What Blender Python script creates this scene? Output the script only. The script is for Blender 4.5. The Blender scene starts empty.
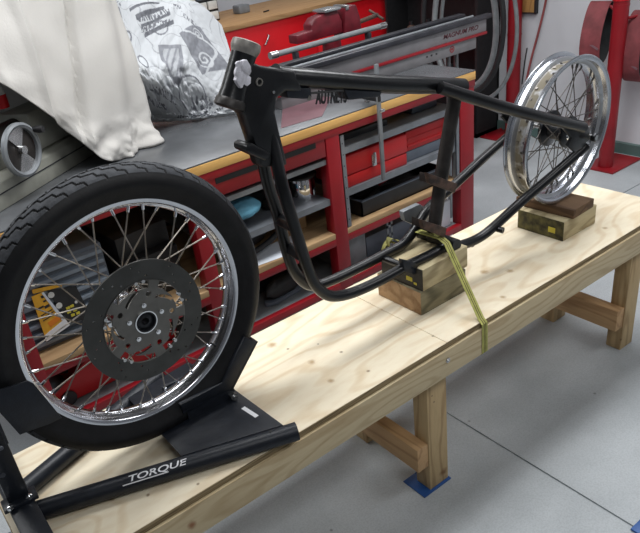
import bpy, bmesh, math, random
from mathutils import Vector, Matrix, Euler, noise
random.seed(4)
SC = bpy.context.scene
COL = SC.collection
PI = math.pi
FZ = -0.562                      # floor height (0 = top of the plywood bench)

# ------------------------------------------------------------------ camera
CR = Matrix(((0.7967773, 0.37808399, -0.47137929), (-0.59095527, 0.32467182, -0.73848499), (-0.12616578, 0.86697215, 0.48212187)))
CC = Vector((-1.1835676, -1.0987538, 1.1126639))
CF, CPX, CPY = 678.895, 292.139, 285.371
cd = bpy.data.cameras.new('camera'); co = bpy.data.objects.new('camera', cd); COL.objects.link(co)
co.matrix_world = Matrix.Translation(CC) @ CR.to_4x4()
cd.sensor_fit = 'HORIZONTAL'; cd.sensor_width = 36.0; cd.lens = CF / 640 * 36
cd.shift_x = (320 - CPX) / 640; cd.shift_y = (CPY - 266.5) / 640
cd.clip_start = 0.02; cd.clip_end = 50
SC.camera = co


def at(u, v, ax, val):
    """point of the world plane (axis ax = val) seen at photo pixel u, v"""
    d = CR @ Vector(((u - CPX) / CF, -(v - CPY) / CF, -1.0))
    return CC + d * ((val - CC[ax]) / d[ax])


def atY(u, v, y): return at(u, v, 1, y)
def atZ(u, v, z): return at(u, v, 2, z)
def atX(u, v, x): return at(u, v, 0, x)


# ------------------------------------------------------------------ materials
def nodes(name):
    m = bpy.data.materials.new(name); m.use_nodes = True
    nt = m.node_tree
    return m, nt, nt.nodes['Principled BSDF'], nt.links


def srgb(r, g, b):
    f = lambda c: (c / 255 / 12.92) if c / 255 <= .04045 else ((c / 255 + .055) / 1.055) ** 2.4
    return (f(r), f(g), f(b), 1)


def mat(name, col, rough=.5, metal=0., var=.12, scale=8., bump=.0, bscale=60., spec=.5, coat=0., col2=None, stretch=(1, 1, 1)):
    m, nt, b, L = nodes(name)
    tc = nt.nodes.new('ShaderNodeTexCoord'); mp = nt.nodes.new('ShaderNodeMapping')
    mp.inputs['Scale'].default_value = stretch
    L.new(tc.outputs['Object'], mp.inputs['Vector'])
    n = nt.nodes.new('ShaderNodeTexNoise'); n.inputs['Scale'].default_value = scale; n.inputs['Detail'].default_value = 6
    L.new(mp.outputs[0], n.inputs['Vector'])
    r = nt.nodes.new('ShaderNodeValToRGB')
    c2 = col2 or tuple(max(0, c * (1 - var * 2)) for c in col[:3]) + (1,)
    c1 = col if col2 else tuple(min(1, c * (1 + var)) for c in col[:3]) + (1,)
    r.color_ramp.elements[0].position = .35; r.color_ramp.elements[1].position = .65
    r.color_ramp.elements[0].color = c2; r.color_ramp.elements[1].color = c1
    L.new(n.outputs['Fac'], r.inputs['Fac']); L.new(r.outputs['Color'], b.inputs['Base Color'])
    b.inputs['Roughness'].default_value = rough; b.inputs['Metallic'].default_value = metal
    b.inputs['Specular IOR Level'].default_value = spec; b.inputs['Coat Weight'].default_value = coat
    b.inputs['Coat Roughness'].default_value = .2
    if bump:
        n2 = nt.nodes.new('ShaderNodeTexNoise'); n2.inputs['Scale'].default_value = bscale; n2.inputs['Detail'].default_value = 4
        L.new(mp.outputs[0], n2.inputs['Vector'])
        bp = nt.nodes.new('ShaderNodeBump'); bp.inputs['Strength'].default_value = bump; bp.inputs['Distance'].default_value = .004
        L.new(n2.outputs['Fac'], bp.inputs['Height']); L.new(bp.outputs[0], b.inputs['Normal'])
    return m


def wood(name, light, dark, stretch=(.7, 5, 5), lines=9., strength=.5, knots=None, rough=.6, stain=None):
    """timber: growth lines as contours of a stretched noise, plus knots"""
    m, nt, b, L = nodes(name)
    N = nt.nodes.new
    tc = N('ShaderNodeTexCoord'); mp = N('ShaderNodeMapping'); mp.inputs['Scale'].default_value = stretch
    L.new(tc.outputs['Object'], mp.inputs['Vector'])
    n = N('ShaderNodeTexNoise'); n.inputs['Scale'].default_value = 1.3; n.inputs['Detail'].default_value = 2; n.inputs['Roughness'].default_value = .45
    L.new(mp.outputs[0], n.inputs['Vector'])
    mul = N('ShaderNodeMath'); mul.operation = 'MULTIPLY'; mul.inputs[1].default_value = lines * 6.28; L.new(n.outputs['Fac'], mul.inputs[0])
    sn = N('ShaderNodeMath'); sn.operation = 'SINE'; L.new(mul.outputs[0], sn.inputs[0])
    r = N('ShaderNodeValToRGB'); r.color_ramp.elements[0].position = .62; r.color_ramp.elements[1].position = 1.0
    r.color_ramp.elements[0].color = (0, 0, 0, 1); r.color_ramp.elements[1].color = (1, 1, 1, 1)
    mr = N('ShaderNodeMapRange'); mr.inputs[1].default_value = -1; mr.inputs[2].default_value = 1
    L.new(sn.outputs[0], mr.inputs[0]); L.new(mr.outputs[0], r.inputs['Fac'])
    fn = N('ShaderNodeTexNoise'); fn.inputs['Scale'].default_value = 14; fn.inputs['Detail'].default_value = 5
    m2 = N('ShaderNodeMapping'); m2.inputs['Scale'].default_value = tuple(s * 1.2 for s in stretch); L.new(tc.outputs['Object'], m2.inputs['Vector']); L.new(m2.outputs[0], fn.inputs['Vector'])
    bn = N('ShaderNodeTexNoise'); bn.inputs['Scale'].default_value = 2.2; bn.inputs['Detail'].default_value = 3; L.new(tc.outputs['Object'], bn.inputs['Vector'])
    s1 = N('ShaderNodeMath'); s1.operation = 'MULTIPLY'; s1.inputs[1].default_value = strength; L.new(r.outputs['Color'], s1.inputs[0])
    s2 = N('ShaderNodeMath'); s2.operation = 'MULTIPLY_ADD'; s2.inputs[1].default_value = .8; s2.inputs[2].default_value = -.36; L.new(fn.outputs['Fac'], s2.inputs[0])
    s2.use_clamp = True
    s3 = N('ShaderNodeMath'); s3.operation = 'ADD'; L.new(s1.outputs[0], s3.inputs[0]); L.new(s2.outputs[0], s3.inputs[1])
    s4 = N('ShaderNodeMapRange'); s4.inputs[1].default_value = .5; s4.inputs[2].default_value = .75; s4.inputs[3].default_value = 0; s4.inputs[4].default_value = .12; L.new(bn.outputs['Fac'], s4.inputs[0])
    s5 = N('ShaderNodeMath'); s5.operation = 'ADD'; s5.use_clamp = True; L.new(s3.outputs[0], s5.inputs[0]); L.new(s4.outputs[0], s5.inputs[1])
    mx = N('ShaderNodeMix'); mx.data_type = 'RGBA'; mx.inputs[6].default_value = light; mx.inputs[7].default_value = dark
    L.new(s5.outputs[0], mx.inputs[0])
    last = mx.outputs[2]
    for (kx, ky, kz, kr, kc) in (knots or []):
        v = N('ShaderNodeVectorMath'); v.operation = 'DISTANCE'; v.inputs[1].default_value = (kx, ky, kz)
        nz = N('ShaderNodeVectorMath'); nz.operation = 'MULTIPLY_ADD'; nz.inputs[1].default_value = (kr * .8,) * 3
        cn = N('ShaderNodeTexNoise'); cn.inputs['Scale'].default_value = 55; L.new(tc.outputs['Object'], cn.inputs['Vector'])
        L.new(cn.outputs['Color'], nz.inputs[0]); L.new(tc.outputs['Object'], nz.inputs[2])
        v.inputs[1].default_value = (kx + kr * .4, ky + kr * .4, kz + kr * .4)
        L.new(nz.outputs[0], v.inputs[0])
        k = N('ShaderNodeMapRange'); k.inputs[1].default_value = kr * .25; k.inputs[2].default_value = kr; k.inputs[3].default_value = .85; k.inputs[4].default_value = 0
        L.new(v.outputs['Value'], k.inputs[0])
        mm = N('ShaderNodeMix'); mm.data_type = 'RGBA'; L.new(k.outputs[0], mm.inputs[0]); L.new(last, mm.inputs[6]); mm.inputs[7].default_value = kc
        last = mm.outputs[2]
    L.new(last, b.inputs['Base Color'])
    b.inputs['Roughness'].default_value = rough; b.inputs['Specular IOR Level'].default_value = .3
    bp = N('ShaderNodeBump'); bp.inputs['Strength'].default_value = .15; bp.inputs['Distance'].default_value = .002
    L.new(s3.outputs[0], bp.inputs['Height']); L.new(bp.outputs[0], b.inputs['Normal'])
    return m


KD = srgb(120, 92, 60); KM = srgb(178, 148, 108)
kn = []
for (u, v, r_, c_) in ((312, 362, .014, KM), (331, 381, .012, KM), (368, 371, .007, KD), (318, 344, .004, KD), (341, 352, .006, KD), (272, 345, .02, KM), (288, 349, .006, KD), (433, 336, .005, KD),
                       (112, 499, .008, KM), (148, 495, .006, KD), (503, 297, .012, KM), (510, 271, .016, KM), (605, 228, .012, KM), (484, 272, .018, KM), (198, 484, .005, KD)):
    p = atZ(u, v, 0); kn.append((p.x, p.y - .225, -FZ, r_, c_))
M = {}
M['ply'] = wood('plywood_face', srgb(240, 228, 202), srgb(206, 176, 132), (1.0, 3.2, 3.2), 13, .34, kn, .5)
M['plyedge'] = wood('plywood_edge', srgb(150, 132, 100), srgb(96, 80, 58), (1.5, 3, 60), 6, .8, None, .75)
M['pine'] = wood('pine_board', srgb(208, 190, 154), srgb(166, 138, 98), (1.0, 7, 7), 12, .4, [(atY(192, 525, -.009).x, -.009 - .225, atY(192, 525, -.009).z - FZ, .014, srgb(140, 84, 50))], .6)
M['pineleg'] = wood('pine_post', srgb(196, 170, 128), srgb(148, 118, 80), (8, 8, 1.2), 6, .55, [(p_.x, p_.y - .225, p_.z - FZ, r_, c_) for p_, r_, c_ in ((atY(426, 424, .0305), .007, srgb(50, 38, 28)), (atY(432, 396, .0305), .004, srgb(70, 50, 34)), (atY(434, 402, .0305), .004, srgb(70, 50, 34)), (atY(443, 472, .0305), .02, srgb(124, 88, 54)), (atY(621, 340, .0305), .008, srgb(110, 80, 50)))], .65)
M['pinerail'] = wood('pine_crosspiece', srgb(196, 160, 118), srgb(150, 112, 76), (8, .7, 8), 6, .5, None, .65)
M['trimwood'] = wood('bench_edging', srgb(222, 176, 106), srgb(190, 140, 76), (.7, 10, 10), 6, .4, None, .5)
M['shelfwood'] = wood('shelf_board', srgb(176, 146, 108), srgb(136, 106, 74), (.7, 5, 5), 6, .5, None, .6)
M['backwood'] = wood('back_bench_board', srgb(178, 140, 98), srgb(140, 104, 68), (.7, 5, 5), 8, .4, None, .6)
M['block_light'] = wood('timber_block_light', srgb(196, 182, 146), srgb(140, 124, 92), (1.2, 7, 7), 7, .6, None, .75)
M['block_green'] = wood('treated_timber_green', srgb(142, 134, 108), srgb(88, 84, 66), (1.2, 7, 7), 7, .7, None, .8)
M['block_moss'] = mat('treated_timber_moss', srgb(96, 90, 52), .85, 0, .3, 40, .5, 90, col2=srgb(50, 46, 28))
M['block_end'] = wood('timber_end_grain', srgb(184, 152, 116), srgb(134, 102, 72), (9, 9, 9), 3, .6, None, .8)
M['block_brown'] = wood('dark_brown_timber', srgb(112, 88, 66), srgb(70, 52, 40), (7, 1.2, 7), 6, .6, None, .75)
M['tar'] = mat('black_tar_paint', srgb(34, 32, 28), .6, 0, .3, 30, .5, 50)
M['yellowmark'] = mat('yellow_mark', srgb(206, 190, 60), .6)
M['red'] = mat('red_enamel', srgb(186, 22, 34), .32, 0, .06, 4, .02, 30, coat=.3)
M['reddull'] = mat('red_steel', srgb(138, 14, 26), .42, 0, .1, 6, .04, 40)
M['redbright'] = mat('bright_red_panel', srgb(222, 24, 34), .35, 0, .05, 3)
M['redbox'] = mat('red_toolbox_enamel', srgb(178, 20, 24), .38, 0, .06, 5, .03, 30)
M['vise_red'] = mat('vise_red_paint', srgb(104, 18, 32), .45, 0, .15, 20, .1, 50)
M['benchgrey'] = mat('grey_bench_sheet', srgb(94, 96, 99), .26, .0, .12, 5, .03, 20, spec=.6)
M['shelfsteel'] = mat('galvanised_shelf', srgb(132, 136, 142), .45, .5, .1, 12, .03, 40)
M['darksteel'] = mat('dark_back_panel', srgb(44, 44, 48), .6, 0, .2, 8)
M['black'] = mat('black_powder_coat', srgb(26, 30, 38), .40, 0, .12, 60, .12, 220, spec=.4)
M['blackframe'] = mat('worn_black_enamel', srgb(16, 17, 20), .30, 0, .25, 16, .1, 90, spec=.45)
M['frameworn'] = mat('worn_dark_steel', srgb(50, 46, 44), .42, .3, .3, 20, .15, 90)
M['rust'] = mat('rusty_steel', srgb(98, 74, 62), .6, .3, .25, 40, .2, 90, col2=srgb(54, 44, 40))
M['cup'] = mat('grey_bearing_cup', srgb(150, 146, 140), .4, .4, .2, 30)
M['chrome'] = mat('chrome', (.86, .87, .89, 1), .07, 1, .03, 8)
M['rimchrome'] = mat('polished_rim', (.72, .73, .77, 1), .14, 1, .06, 8, .03, 20)
M['spoke'] = mat('dull_spoke_steel', srgb(176, 168, 158), .28, .9, .15, 30)
M['spokedark'] = mat('dark_spoke_steel', srgb(110, 106, 102), .35, .85, .2, 30)
M['rotor'] = mat('brake_rotor_steel', srgb(78, 78, 76), .38, .75, .08, 25, .04, 90)
M['carrier'] = mat('rotor_carrier_steel', srgb(112, 110, 106), .34, .8, .08, 25)
M['hubdark'] = mat('dark_hub', srgb(40, 42, 46), .35, .5, .2, 30)
M['steel'] = mat('bright_steel', srgb(190, 190, 190), .25, .9, .08, 20)
M['greymetal'] = mat('grey_painted_steel', srgb(128, 132, 136), .45, .2, .1, 15)
M['magpanel'] = mat('grey_machine_panel', srgb(128, 126, 128), .4, .3, .08, 10)
M['magdeck'] = mat('dark_machine_deck', srgb(58, 58, 64), .35, .4, .15, 10)
M['lathe'] = mat('machine_grey_green', srgb(150, 150, 140), .5, 0, .12, 10, .05, 60)
M['rubberblack'] = mat('black_rubber', srgb(28, 28, 30), .6, 0, .15, 30, .1, 120)
M['hosegrey'] = mat('grey_hose', srgb(126, 130, 132), .45, 0, .1, 20)
M['tyre'] = mat('tyre_rubber', srgb(20, 20, 22), .55, 0, .18, 40, .1, 160, spec=.3)
M['tread'] = mat('dusty_tread_rubber', srgb(64, 66, 70), .75, 0, .15, 60, .2, 200, spec=.3)
M['groove'] = mat('groove_rubber_slot_shade', srgb(14, 14, 15), .8)  # tread grooves, also the painted shade of the drawer slot
M['sheet'] = mat('cream_cotton_sheet', srgb(200, 197, 192), .9, 0, .03, 3, .25, 130, spec=.15)
M['wall'] = mat('white_wall_paint', srgb(204, 206, 210), .7, 0, .04, 2, .05, 30)
M['ceil'] = mat('greyed_ceiling', srgb(150, 150, 150), .85, 0, .02, 2)  # unseen ceiling, greyed to cut bounced light
M['farwall'] = mat('dimmed_wall_paint', srgb(120, 122, 126), .8, 0, .04, 2)  # unseen left and front walls, darkened for less bounce and more contrast
M['skirt'] = mat('green_grey_skirting', srgb(84, 108, 104), .5, 0, .06, 6)
M['darkgap'] = mat('joint_sealant', srgb(70, 70, 68), .9)
M['belt'] = mat('maroon_belt', srgb(126, 58, 62), .7, 0, .15, 14, .1, 80)
M['beltin'] = mat('black_belt_backing', srgb(30, 34, 36), .8, 0, .2, 20)
M['blackplastic'] = mat('black_plastic', srgb(34, 34, 36), .45, 0, .15, 20)
M['greyplastic'] = mat('slate_grey_plastic', srgb(92, 100, 112), .45, 0, .08, 10)
M['riblit'] = mat('lit_slate_plastic', srgb(128, 138, 150), .45, 0, .06, 10)  # ribs of the slate case, lightened as if lit against dark gaps
M['yellow'] = mat('yellow_card', srgb(226, 168, 44), .5, 0, .1, 20)
M['white'] = mat('white_paint', srgb(232, 232, 234), .5, 0, .02, 5)
M['paper'] = mat('white_paper', srgb(212, 218, 226), .7, 0, .03, 5)
M['bluecloth'] = mat('blue_fabric', srgb(96, 158, 184), .7, 0, .1, 14, .1, 60)
M['bluepad'] = mat('blue_plastic', srgb(36, 84, 150), .45)
M['masking'] = mat('white_masking_paper', srgb(214, 212, 220), .8, 0, .12, 60, .5, 90)
M['dullpink'] = mat('dull_pink_tone', srgb(116, 84, 90), .35, 0, .1, 8)  # dull pink of the bench top patch and the belt seams
M['bin'] = mat('white_bin_plastic', srgb(214, 214, 210), .5)
M['boxwood'] = wood('small_wood_board', srgb(170, 128, 76), srgb(130, 92, 52), (5, 5, 1), 6, .5)
M['redcord'] = mat('faded_red_cord', srgb(150, 74, 74), .6)


def mat_floor():
    m, nt, b, L = nodes('concrete_floor'); N = nt.nodes.new
    tc = N('ShaderNodeTexCoord')
    n = N('ShaderNodeTexNoise'); n.inputs['Scale'].default_value = 2.2; n.inputs['Detail'].default_value = 6; L.new(tc.outputs['Object'], n.inputs['Vector'])
    r = N('ShaderNodeValToRGB'); r.color_ramp.elements[0].position = .35; r.color_ramp.elements[1].position = .68
    r.color_ramp.elements[0].color = srgb(164, 169, 172); r.color_ramp.elements[1].color = srgb(190, 195, 198)
    L.new(n.outputs['Fac'], r.inputs['Fac'])
    f = N('ShaderNodeTexNoise'); f.inputs['Scale'].default_value = 190; f.inputs['Detail'].default_value = 3; L.new(tc.outputs['Object'], f.inputs['Vector'])
    r2 = N('ShaderNodeValToRGB'); r2.color_ramp.elements[0].position = .3; r2.color_ramp.elements[1].position = .6
    r2.color_ramp.elements[0].color = (.80, .80, .80, 1); r2.color_ramp.elements[1].color = (1, 1, 1, 1); L.new(f.outputs['Fac'], r2.inputs['Fac'])
    mx = N('ShaderNodeMix'); mx.data_type = 'RGBA'; mx.blend_type = 'MULTIPLY'; mx.inputs[0].default_value = .8
    L.new(r.outputs['Color'], mx.inputs[6]); L.new(r2.outputs['Color'], mx.inputs[7])
    v = N('ShaderNodeTexVoronoi'); v.inputs['Scale'].default_value = 7; L.new(tc.outputs['Object'], v.inputs['Vector'])
    k = N('ShaderNodeMapRange'); k.inputs[1].default_value = .02; k.inputs[2].default_value = .05; k.inputs[3].default_value = .6; k.inputs[4].default_value = 0; L.new(v.outputs['Distance'], k.inputs[0])
    m2 = N('ShaderNodeMix'); m2.data_type = 'RGBA'; L.new(k.outputs[0], m2.inputs[0]); L.new(mx.outputs[2], m2.inputs[6]); m2.inputs[7].default_value = srgb(84, 84, 82)
    L.new(m2.outputs[2], b.inputs['Base Color']); b.inputs['Roughness'].default_value = .5; b.inputs['Specular IOR Level'].default_value = .4
    bp = N('ShaderNodeBump'); bp.inputs['Strength'].default_value = .15; bp.inputs['Distance'].default_value = .002; L.new(f.outputs['Fac'], bp.inputs['Height']); L.new(bp.outputs[0], b.inputs['Normal'])
    return m


def mat_attr(name, attr, stops, rough=.8, bump=0.):
    """colour ramp driven by a per-vertex value that stores the cloth's print / a tarnish mask"""
    m, nt, b, L = nodes(name); N = nt.nodes.new
    a = N('ShaderNodeAttribute'); a.attribute_name = attr
    r = N('ShaderNodeValToRGB'); r.color_ramp.elements.remove(r.color_ramp.elements[1])
    r.color_ramp.elements[0].position = stops[0][0]; r.color_ramp.elements[0].color = stops[0][1]
    for p, c in stops[1:]:
        e = r.color_ramp.elements.new(p); e.color = c
    L.new(a.outputs['Fac'], r.inputs['Fac']); L.new(r.outputs['Color'], b.inputs['Base Color'])
    b.inputs['Roughness'].default_value = rough; b.inputs['Specular IOR Level'].default_value = .2
    return m


def mat_rear_rim():
    m, nt, b, L = nodes('tarnished_chrome_rim'); N = nt.nodes.new
    tc = N('ShaderNodeTexCoord'); sp = N('ShaderNodeSeparateXYZ'); L.new(tc.outputs['Object'], sp.inputs[0])
    n = N('ShaderNodeTexNoise'); n.inputs['Scale'].default_value = 22; n.inputs['Detail'].default_value = 6; L.new(tc.outputs['Object'], n.inputs['Vector'])
    ab = N('ShaderNodeMath'); ab.operation = 'ABSOLUTE'; L.new(sp.outputs['Y'], ab.inputs[0])
    rg = N('ShaderNodeMapRange'); rg.inputs[1].default_value = .012; rg.inputs[2].default_value = .026; rg.inputs[3].default_value = 1; rg.inputs[4].default_value = 0; L.new(ab.outputs[0], rg.inputs[0])
    # only the outer face of the well is stained
    ln = N('ShaderNodeVectorMath'); ln.operation = 'LENGTH'; cx = N('ShaderNodeCombineXYZ'); L.new(sp.outputs['X'], cx.inputs[0])
    zz = N('ShaderNodeMath'); zz.operation = 'SUBTRACT'; zz.inputs[1].default_value = .2465; L.new(sp.outputs['Z'], zz.inputs[0]); L.new(zz.outputs[0], cx.inputs[2]); L.new(cx.outputs[0], ln.inputs[0])
    outm = N('ShaderNodeMapRange'); outm.inputs[1].default_value = .2150; outm.inputs[2].default_value = .2175; L.new(ln.outputs['Value'], outm.inputs[0])
    nr = N('ShaderNodeMapRange'); nr.inputs[1].default_value = .30; nr.inputs[2].default_value = .48; L.new(n.outputs['Fac'], nr.inputs[0])
    mu = N('ShaderNodeMath'); mu.operation = 'MULTIPLY'; L.new(rg.outputs[0], mu.inputs[0]); L.new(nr.outputs[0], mu.inputs[1])
    mu2 = N('ShaderNodeMath'); mu2.operation = 'MULTIPLY'; L.new(mu.outputs[0], mu2.inputs[0]); L.new(outm.outputs[0], mu2.inputs[1])
    mx = N('ShaderNodeMix'); mx.data_type = 'RGBA'; mx.inputs[6].default_value = (.50, .52, .56, 1); mx.inputs[7].default_value = srgb(104, 97, 82); L.new(mu2.outputs[0], mx.inputs[0])
    L.new(mx.outputs[2], b.inputs['Base Color'])
    me = N('ShaderNodeMapRange'); me.inputs[3].default_value = 1; me.inputs[4].default_value = .25; L.new(mu2.outputs[0], me.inputs[0]); L.new(me.outputs[0], b.inputs['Metallic'])
    ro = N('ShaderNodeMapRange'); ro.inputs[3].default_value = .24; ro.inputs[4].default_value = .6; L.new(mu2.outputs[0], ro.inputs[0]); L.new(ro.outputs[0], b.inputs['Roughness'])
    return m


M['floor'] = mat_floor()
M['rearrim'] = mat_rear_rim()


# ------------------------------------------------------------------ mesh helpers
class MB:
    def __init__(s): s.v = []; s.f = []
    def add(s, vs, fs):
        o = len(s.v); s.v += [Vector(p) for p in vs]; s.f += [tuple(i + o for i in f) for f in fs]; return s
    def box(s, c, size, rot=None):
        x, y, z = (a / 2 for a in size); c = Vector(c)
        vs = [Vector((i * x, j * y, k * z)) for i in (-1, 1) for j in (-1, 1) for k in (-1, 1)]
        if rot is not None: vs = [rot @ p for p in vs]
        return s.add([c + p for p in vs], [(0, 1, 3, 2), (4, 6, 7, 5), (0, 4, 5, 1), (2, 3, 7, 6), (0, 2, 6, 4), (1, 5, 7, 3)])
    def bb(s, a, b):
        a = Vector(a); b = Vector(b); return s.box((a + b) / 2, [abs(b[i] - a[i]) for i in range(3)])
    def prism(s, pts, off):
        """planar polygon pushed along off"""
        off = Vector(off); n = len(pts); pts = [Vector(p) for p in pts]
        vs = pts + [p + off for p in pts]
        fs = [tuple(range(n))[::-1], tuple(range(n, 2 * n))] + [(i, (i + 1) % n, n + (i + 1) % n, n + i) for i in range(n)]
        return s.add(vs, fs)
    def tube(s, path, r, n=14, caps=True, flat=1.0):
        path = [Vector(p) for p in path]; m = len(path)
        rs = r if isinstance(r, (list, tuple)) else [r] * m
        prev = None; vs = []
        for i, p in enumerate(path):
            t = (path[min(i + 1, m - 1)] - path[max(i - 1, 0)]).normalized()
            if prev is None:
                a = Vector((0, 1, 0)) if abs(t.y) < .9 else Vector((0, 0, 1))
            else: a = prev
            a = (a - t * a.dot(t)).normalized(); b = t.cross(a); prev = a
            for k in range(n):
                th = 2 * PI * k / n; vs.append(p + (a * math.cos(th) * flat + b * math.sin(th)) * rs[i])
        fs = [(i * n + k, i * n + (k + 1) % n, (i + 1) * n + (k + 1) % n, (i + 1) * n + k) for i in range(m - 1) for k in range(n)]
        if caps: fs += [tuple(range(n))[::-1], tuple(range((m - 1) * n, m * n))]
        return s.add(vs, fs)
    def revolve(s, prof, c=(0, 0, 0), axis='Y', n=96, closed=True, rot=None):
        """prof: list of (along axis, radius)"""
        c = Vector(c); vs = []; m = len(prof)
        for i in range(n):
            th = 2 * PI * i / n; ct, st = math.cos(th), math.sin(th)
            for a, r in prof:
                p = Vector((r * ct, a, r * st)) if axis == 'Y' else (Vector((r * ct, r * st, a)) if axis == 'Z' else Vector((a, r * ct, r * st)))
                vs.append(c + (rot @ p if rot is not None else p))
        fs = []
        for i in range(n):
            j = (i + 1) % n
            for k in range(m if closed else m - 1):
                l = (k + 1) % m; fs.append((i * m + k, i * m + l, j * m + l, j * m + k))
        return s.add(vs, fs)
    def cyl(s, a, b, r, n=20): return s.tube([a, b], r, n)


def smooth_path(pts, k=6):
    pts = [Vector(p) for p in pts]; out = []
    for i in range(len(pts) - 1):
        p0 = pts[max(i - 1, 0)]; p1 = pts[i]; p2 = pts[i + 1]; p3 = pts[min(i + 2, len(pts) - 1)]
        for j in range(k):
            t = j / k
            out.append(.5 * ((2 * p1) + (p2 - p0) * t + (2 * p0 - 5 * p1 + 4 * p2 - p3) * t * t + (3 * p1 - p0 - 3 * p2 + p3) * t ** 3))
    out.append(pts[-1]); return out


ORG = {}


def empty(name, loc, rot=(0, 0, 0), **kw):
    o = bpy.data.objects.new(name, None); o.empty_display_size = .05
    o.location = loc; o.rotation_euler = rot; COL.objects.link(o); tag(o, **kw); ORG[o] = Vector(loc); return o


def tag(o, label=None, cat=None, group=None, kind=None):
    if label: o['label'] = label
    if cat: o['category'] = cat
    if group: o['group'] = group
    if kind: o['kind'] = kind
    return o


def obj(name, mb, m, parent=None, smooth=False, bevel=0, local=False, label=None, mat2=None, **kw):
    """one mesh object; points are given in world space unless local=True"""
    me = bpy.data.meshes.new(name)
    org = Vector((0, 0, 0))
    if parent is not None and not local: org = ORG[parent]
    if parent is None and not local:
        xs = [p.x for p in mb.v]; ys = [p.y for p in mb.v]; zs = [p.z for p in mb.v]
        org = Vector(((min(xs) + max(xs)) / 2, (min(ys) + max(ys)) / 2, min(zs))) if kw.pop('base', False) else Vector((0, 0, 0))
    me.from_pydata([tuple(p - org) for p in mb.v], [], mb.f)
    bm = bmesh.new(); bm.from_mesh(me)
    bmesh.ops.recalc_face_normals(bm, faces=bm.faces)
    if bevel:
        es = [e for e in bm.edges if len(e.link_faces) == 2 and e.calc_face_angle(0) > .6]
        bmesh.ops.bevel(bm, geom=es, offset=bevel, segments=2, affect='EDGES', profile=.5, clamp_overlap=True)
    for e in bm.edges:
        if len(e.link_faces) == 2 and e.calc_face_angle(0) > .7: e.smooth = False
    for f in bm.faces: f.smooth = bool(smooth or bevel)
    bm.to_mesh(me); bm.free()
    me.materials.append(M[m] if isinstance(m, str) else m)
    o = bpy.data.objects.new(name, me); COL.objects.link(o)
    if parent is not None: o.parent = parent; ORG[o] = ORG.get(parent, Vector((0, 0, 0)))
    else: o.location = org; ORG[o] = org.copy()
    if parent is not None and parent.type == 'MESH': ORG[o] = ORG[parent]
    tag(o, label, kw.get('cat'), kw.get('group'), kw.get('kind'))
    return o


def copy_tree(o, parent=None):
    c = o.copy(); COL.objects.link(c); c.parent = parent
    for ch in [x for x in COL.objects if x.parent == o]: copy_tree(ch, c)
    return c


def dup(o, parent, mtx):
    c = o.copy(); COL.objects.link(c); c.parent = parent; c.matrix_local = mtx
    for ch in [x for x in COL.objects if x.parent == o]:
        d = ch.copy(); COL.objects.link(d); d.parent = c
    return c


def text_mesh(body, size, depth=.0006, shear=0.0, bold=0.0, sx=1.0):
    cu = bpy.data.curves.new('lettering', 'FONT'); cu.body = body; cu.size = size; cu.extrude = depth; cu.shear = shear; cu.offset = bold
    cu.align_x = 'CENTER'; cu.align_y = 'CENTER'
    o = bpy.data.objects.new('tmp', cu); COL.objects.link(o)
    bpy.context.view_layer.update()
    dg = bpy.context.evaluated_depsgraph_get(); me = bpy.data.meshes.new_from_object(o.evaluated_get(dg))
    mb = MB(); mb.v = [Vector((v.co.x * sx, v.co.y, v.co.z)) for v in me.vertices]; mb.f = [tuple(p.vertices) for p in me.polygons]
    bpy.data.objects.remove(o); bpy.data.curves.remove(cu); bpy.data.meshes.remove(me)
    return mb


def place(mb, origin, xdir, ydir):
    x = Vector(xdir).normalized(); y = Vector(ydir); y = (y - x * y.dot(x)).normalized(); z = x.cross(y)
    mb.v = [Vector(origin) + x * p.x + y * p.y + z * p.z for p in mb.v]; return mb


# ------------------------------------------------------------------ the room
WX = 2.99; WB = 4.3; CZ = 2.15; LX = -2.6; FY = -2.6
fl = MB()
gx, gy, g = .262, .845, .005
for (a, b) in ((LX, gx - g), (gx + g, WX + .1)):
    for (c_, d_) in ((FY, gy - g), (gy + g, WB + .1)):
        fl.bb((a, c_, FZ - .1), (b, d_, FZ))
fl.bb((LX, FY, FZ - .12), (WX + .1, WB + .1, FZ - .006))
obj('floor', fl, 'floor', kind='structure')
obj('wall_right', MB().bb((WX, FY, FZ), (WX + .1, WB + .1, CZ)), 'wall', kind='structure')
obj('wall_back', MB().bb((LX, WB, FZ), (WX, WB + .1, CZ)), 'wall', kind='structure')
obj('wall_left', MB().bb((LX - .1, FY, FZ), (LX, WB + .1, CZ)), 'farwall', kind='structure')
obj('wall_front', MB().bb((LX - .1, FY - .1, FZ), (WX + .1, FY, CZ)), 'farwall', kind='structure')
obj('ceiling', MB().bb((LX - .1, FY - .1, CZ), (WX + .1, WB + .1, CZ + .1)), 'ceil', kind='structure')
obj('baseboard_right', MB().prism([(WX - .014, FY, FZ), (WX, FY, FZ), (WX, FY, FZ + .075), (WX - .008, FY, FZ + .075), (WX - .014, FY, FZ + .068)], (0, WB - FY, 0)), 'skirt', kind='structure')


def light_panel(x, y, along, power, L_=1.2, label=''):
    rot = 0 if along == 'X' else PI / 2
    r = empty('ceiling_light', (x, y, CZ - .09), (0, 0, rot), label=label, cat='light')
    obj('housing', MB().prism([(-L_ / 2, -.31, .09), (-L_ / 2, .31, .09), (-L_ / 2, .30, .04), (-L_ / 2, -.30, .04)], (L_, 0, 0)), 'white', r, local=True, bevel=.004)
    ld = bpy.data.lights.new('panel_lamp', 'AREA'); ld.shape = 'RECTANGLE'; ld.size = L_ - .04; ld.size_y = .56; ld.energy = power; ld.color = (.97, .985, 1.0)
    lo = bpy.data.objects.new('panel_lamp', ld); COL.objects.link(lo); lo.parent = r; lo.location = (0, 0, .035)
    return r


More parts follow.
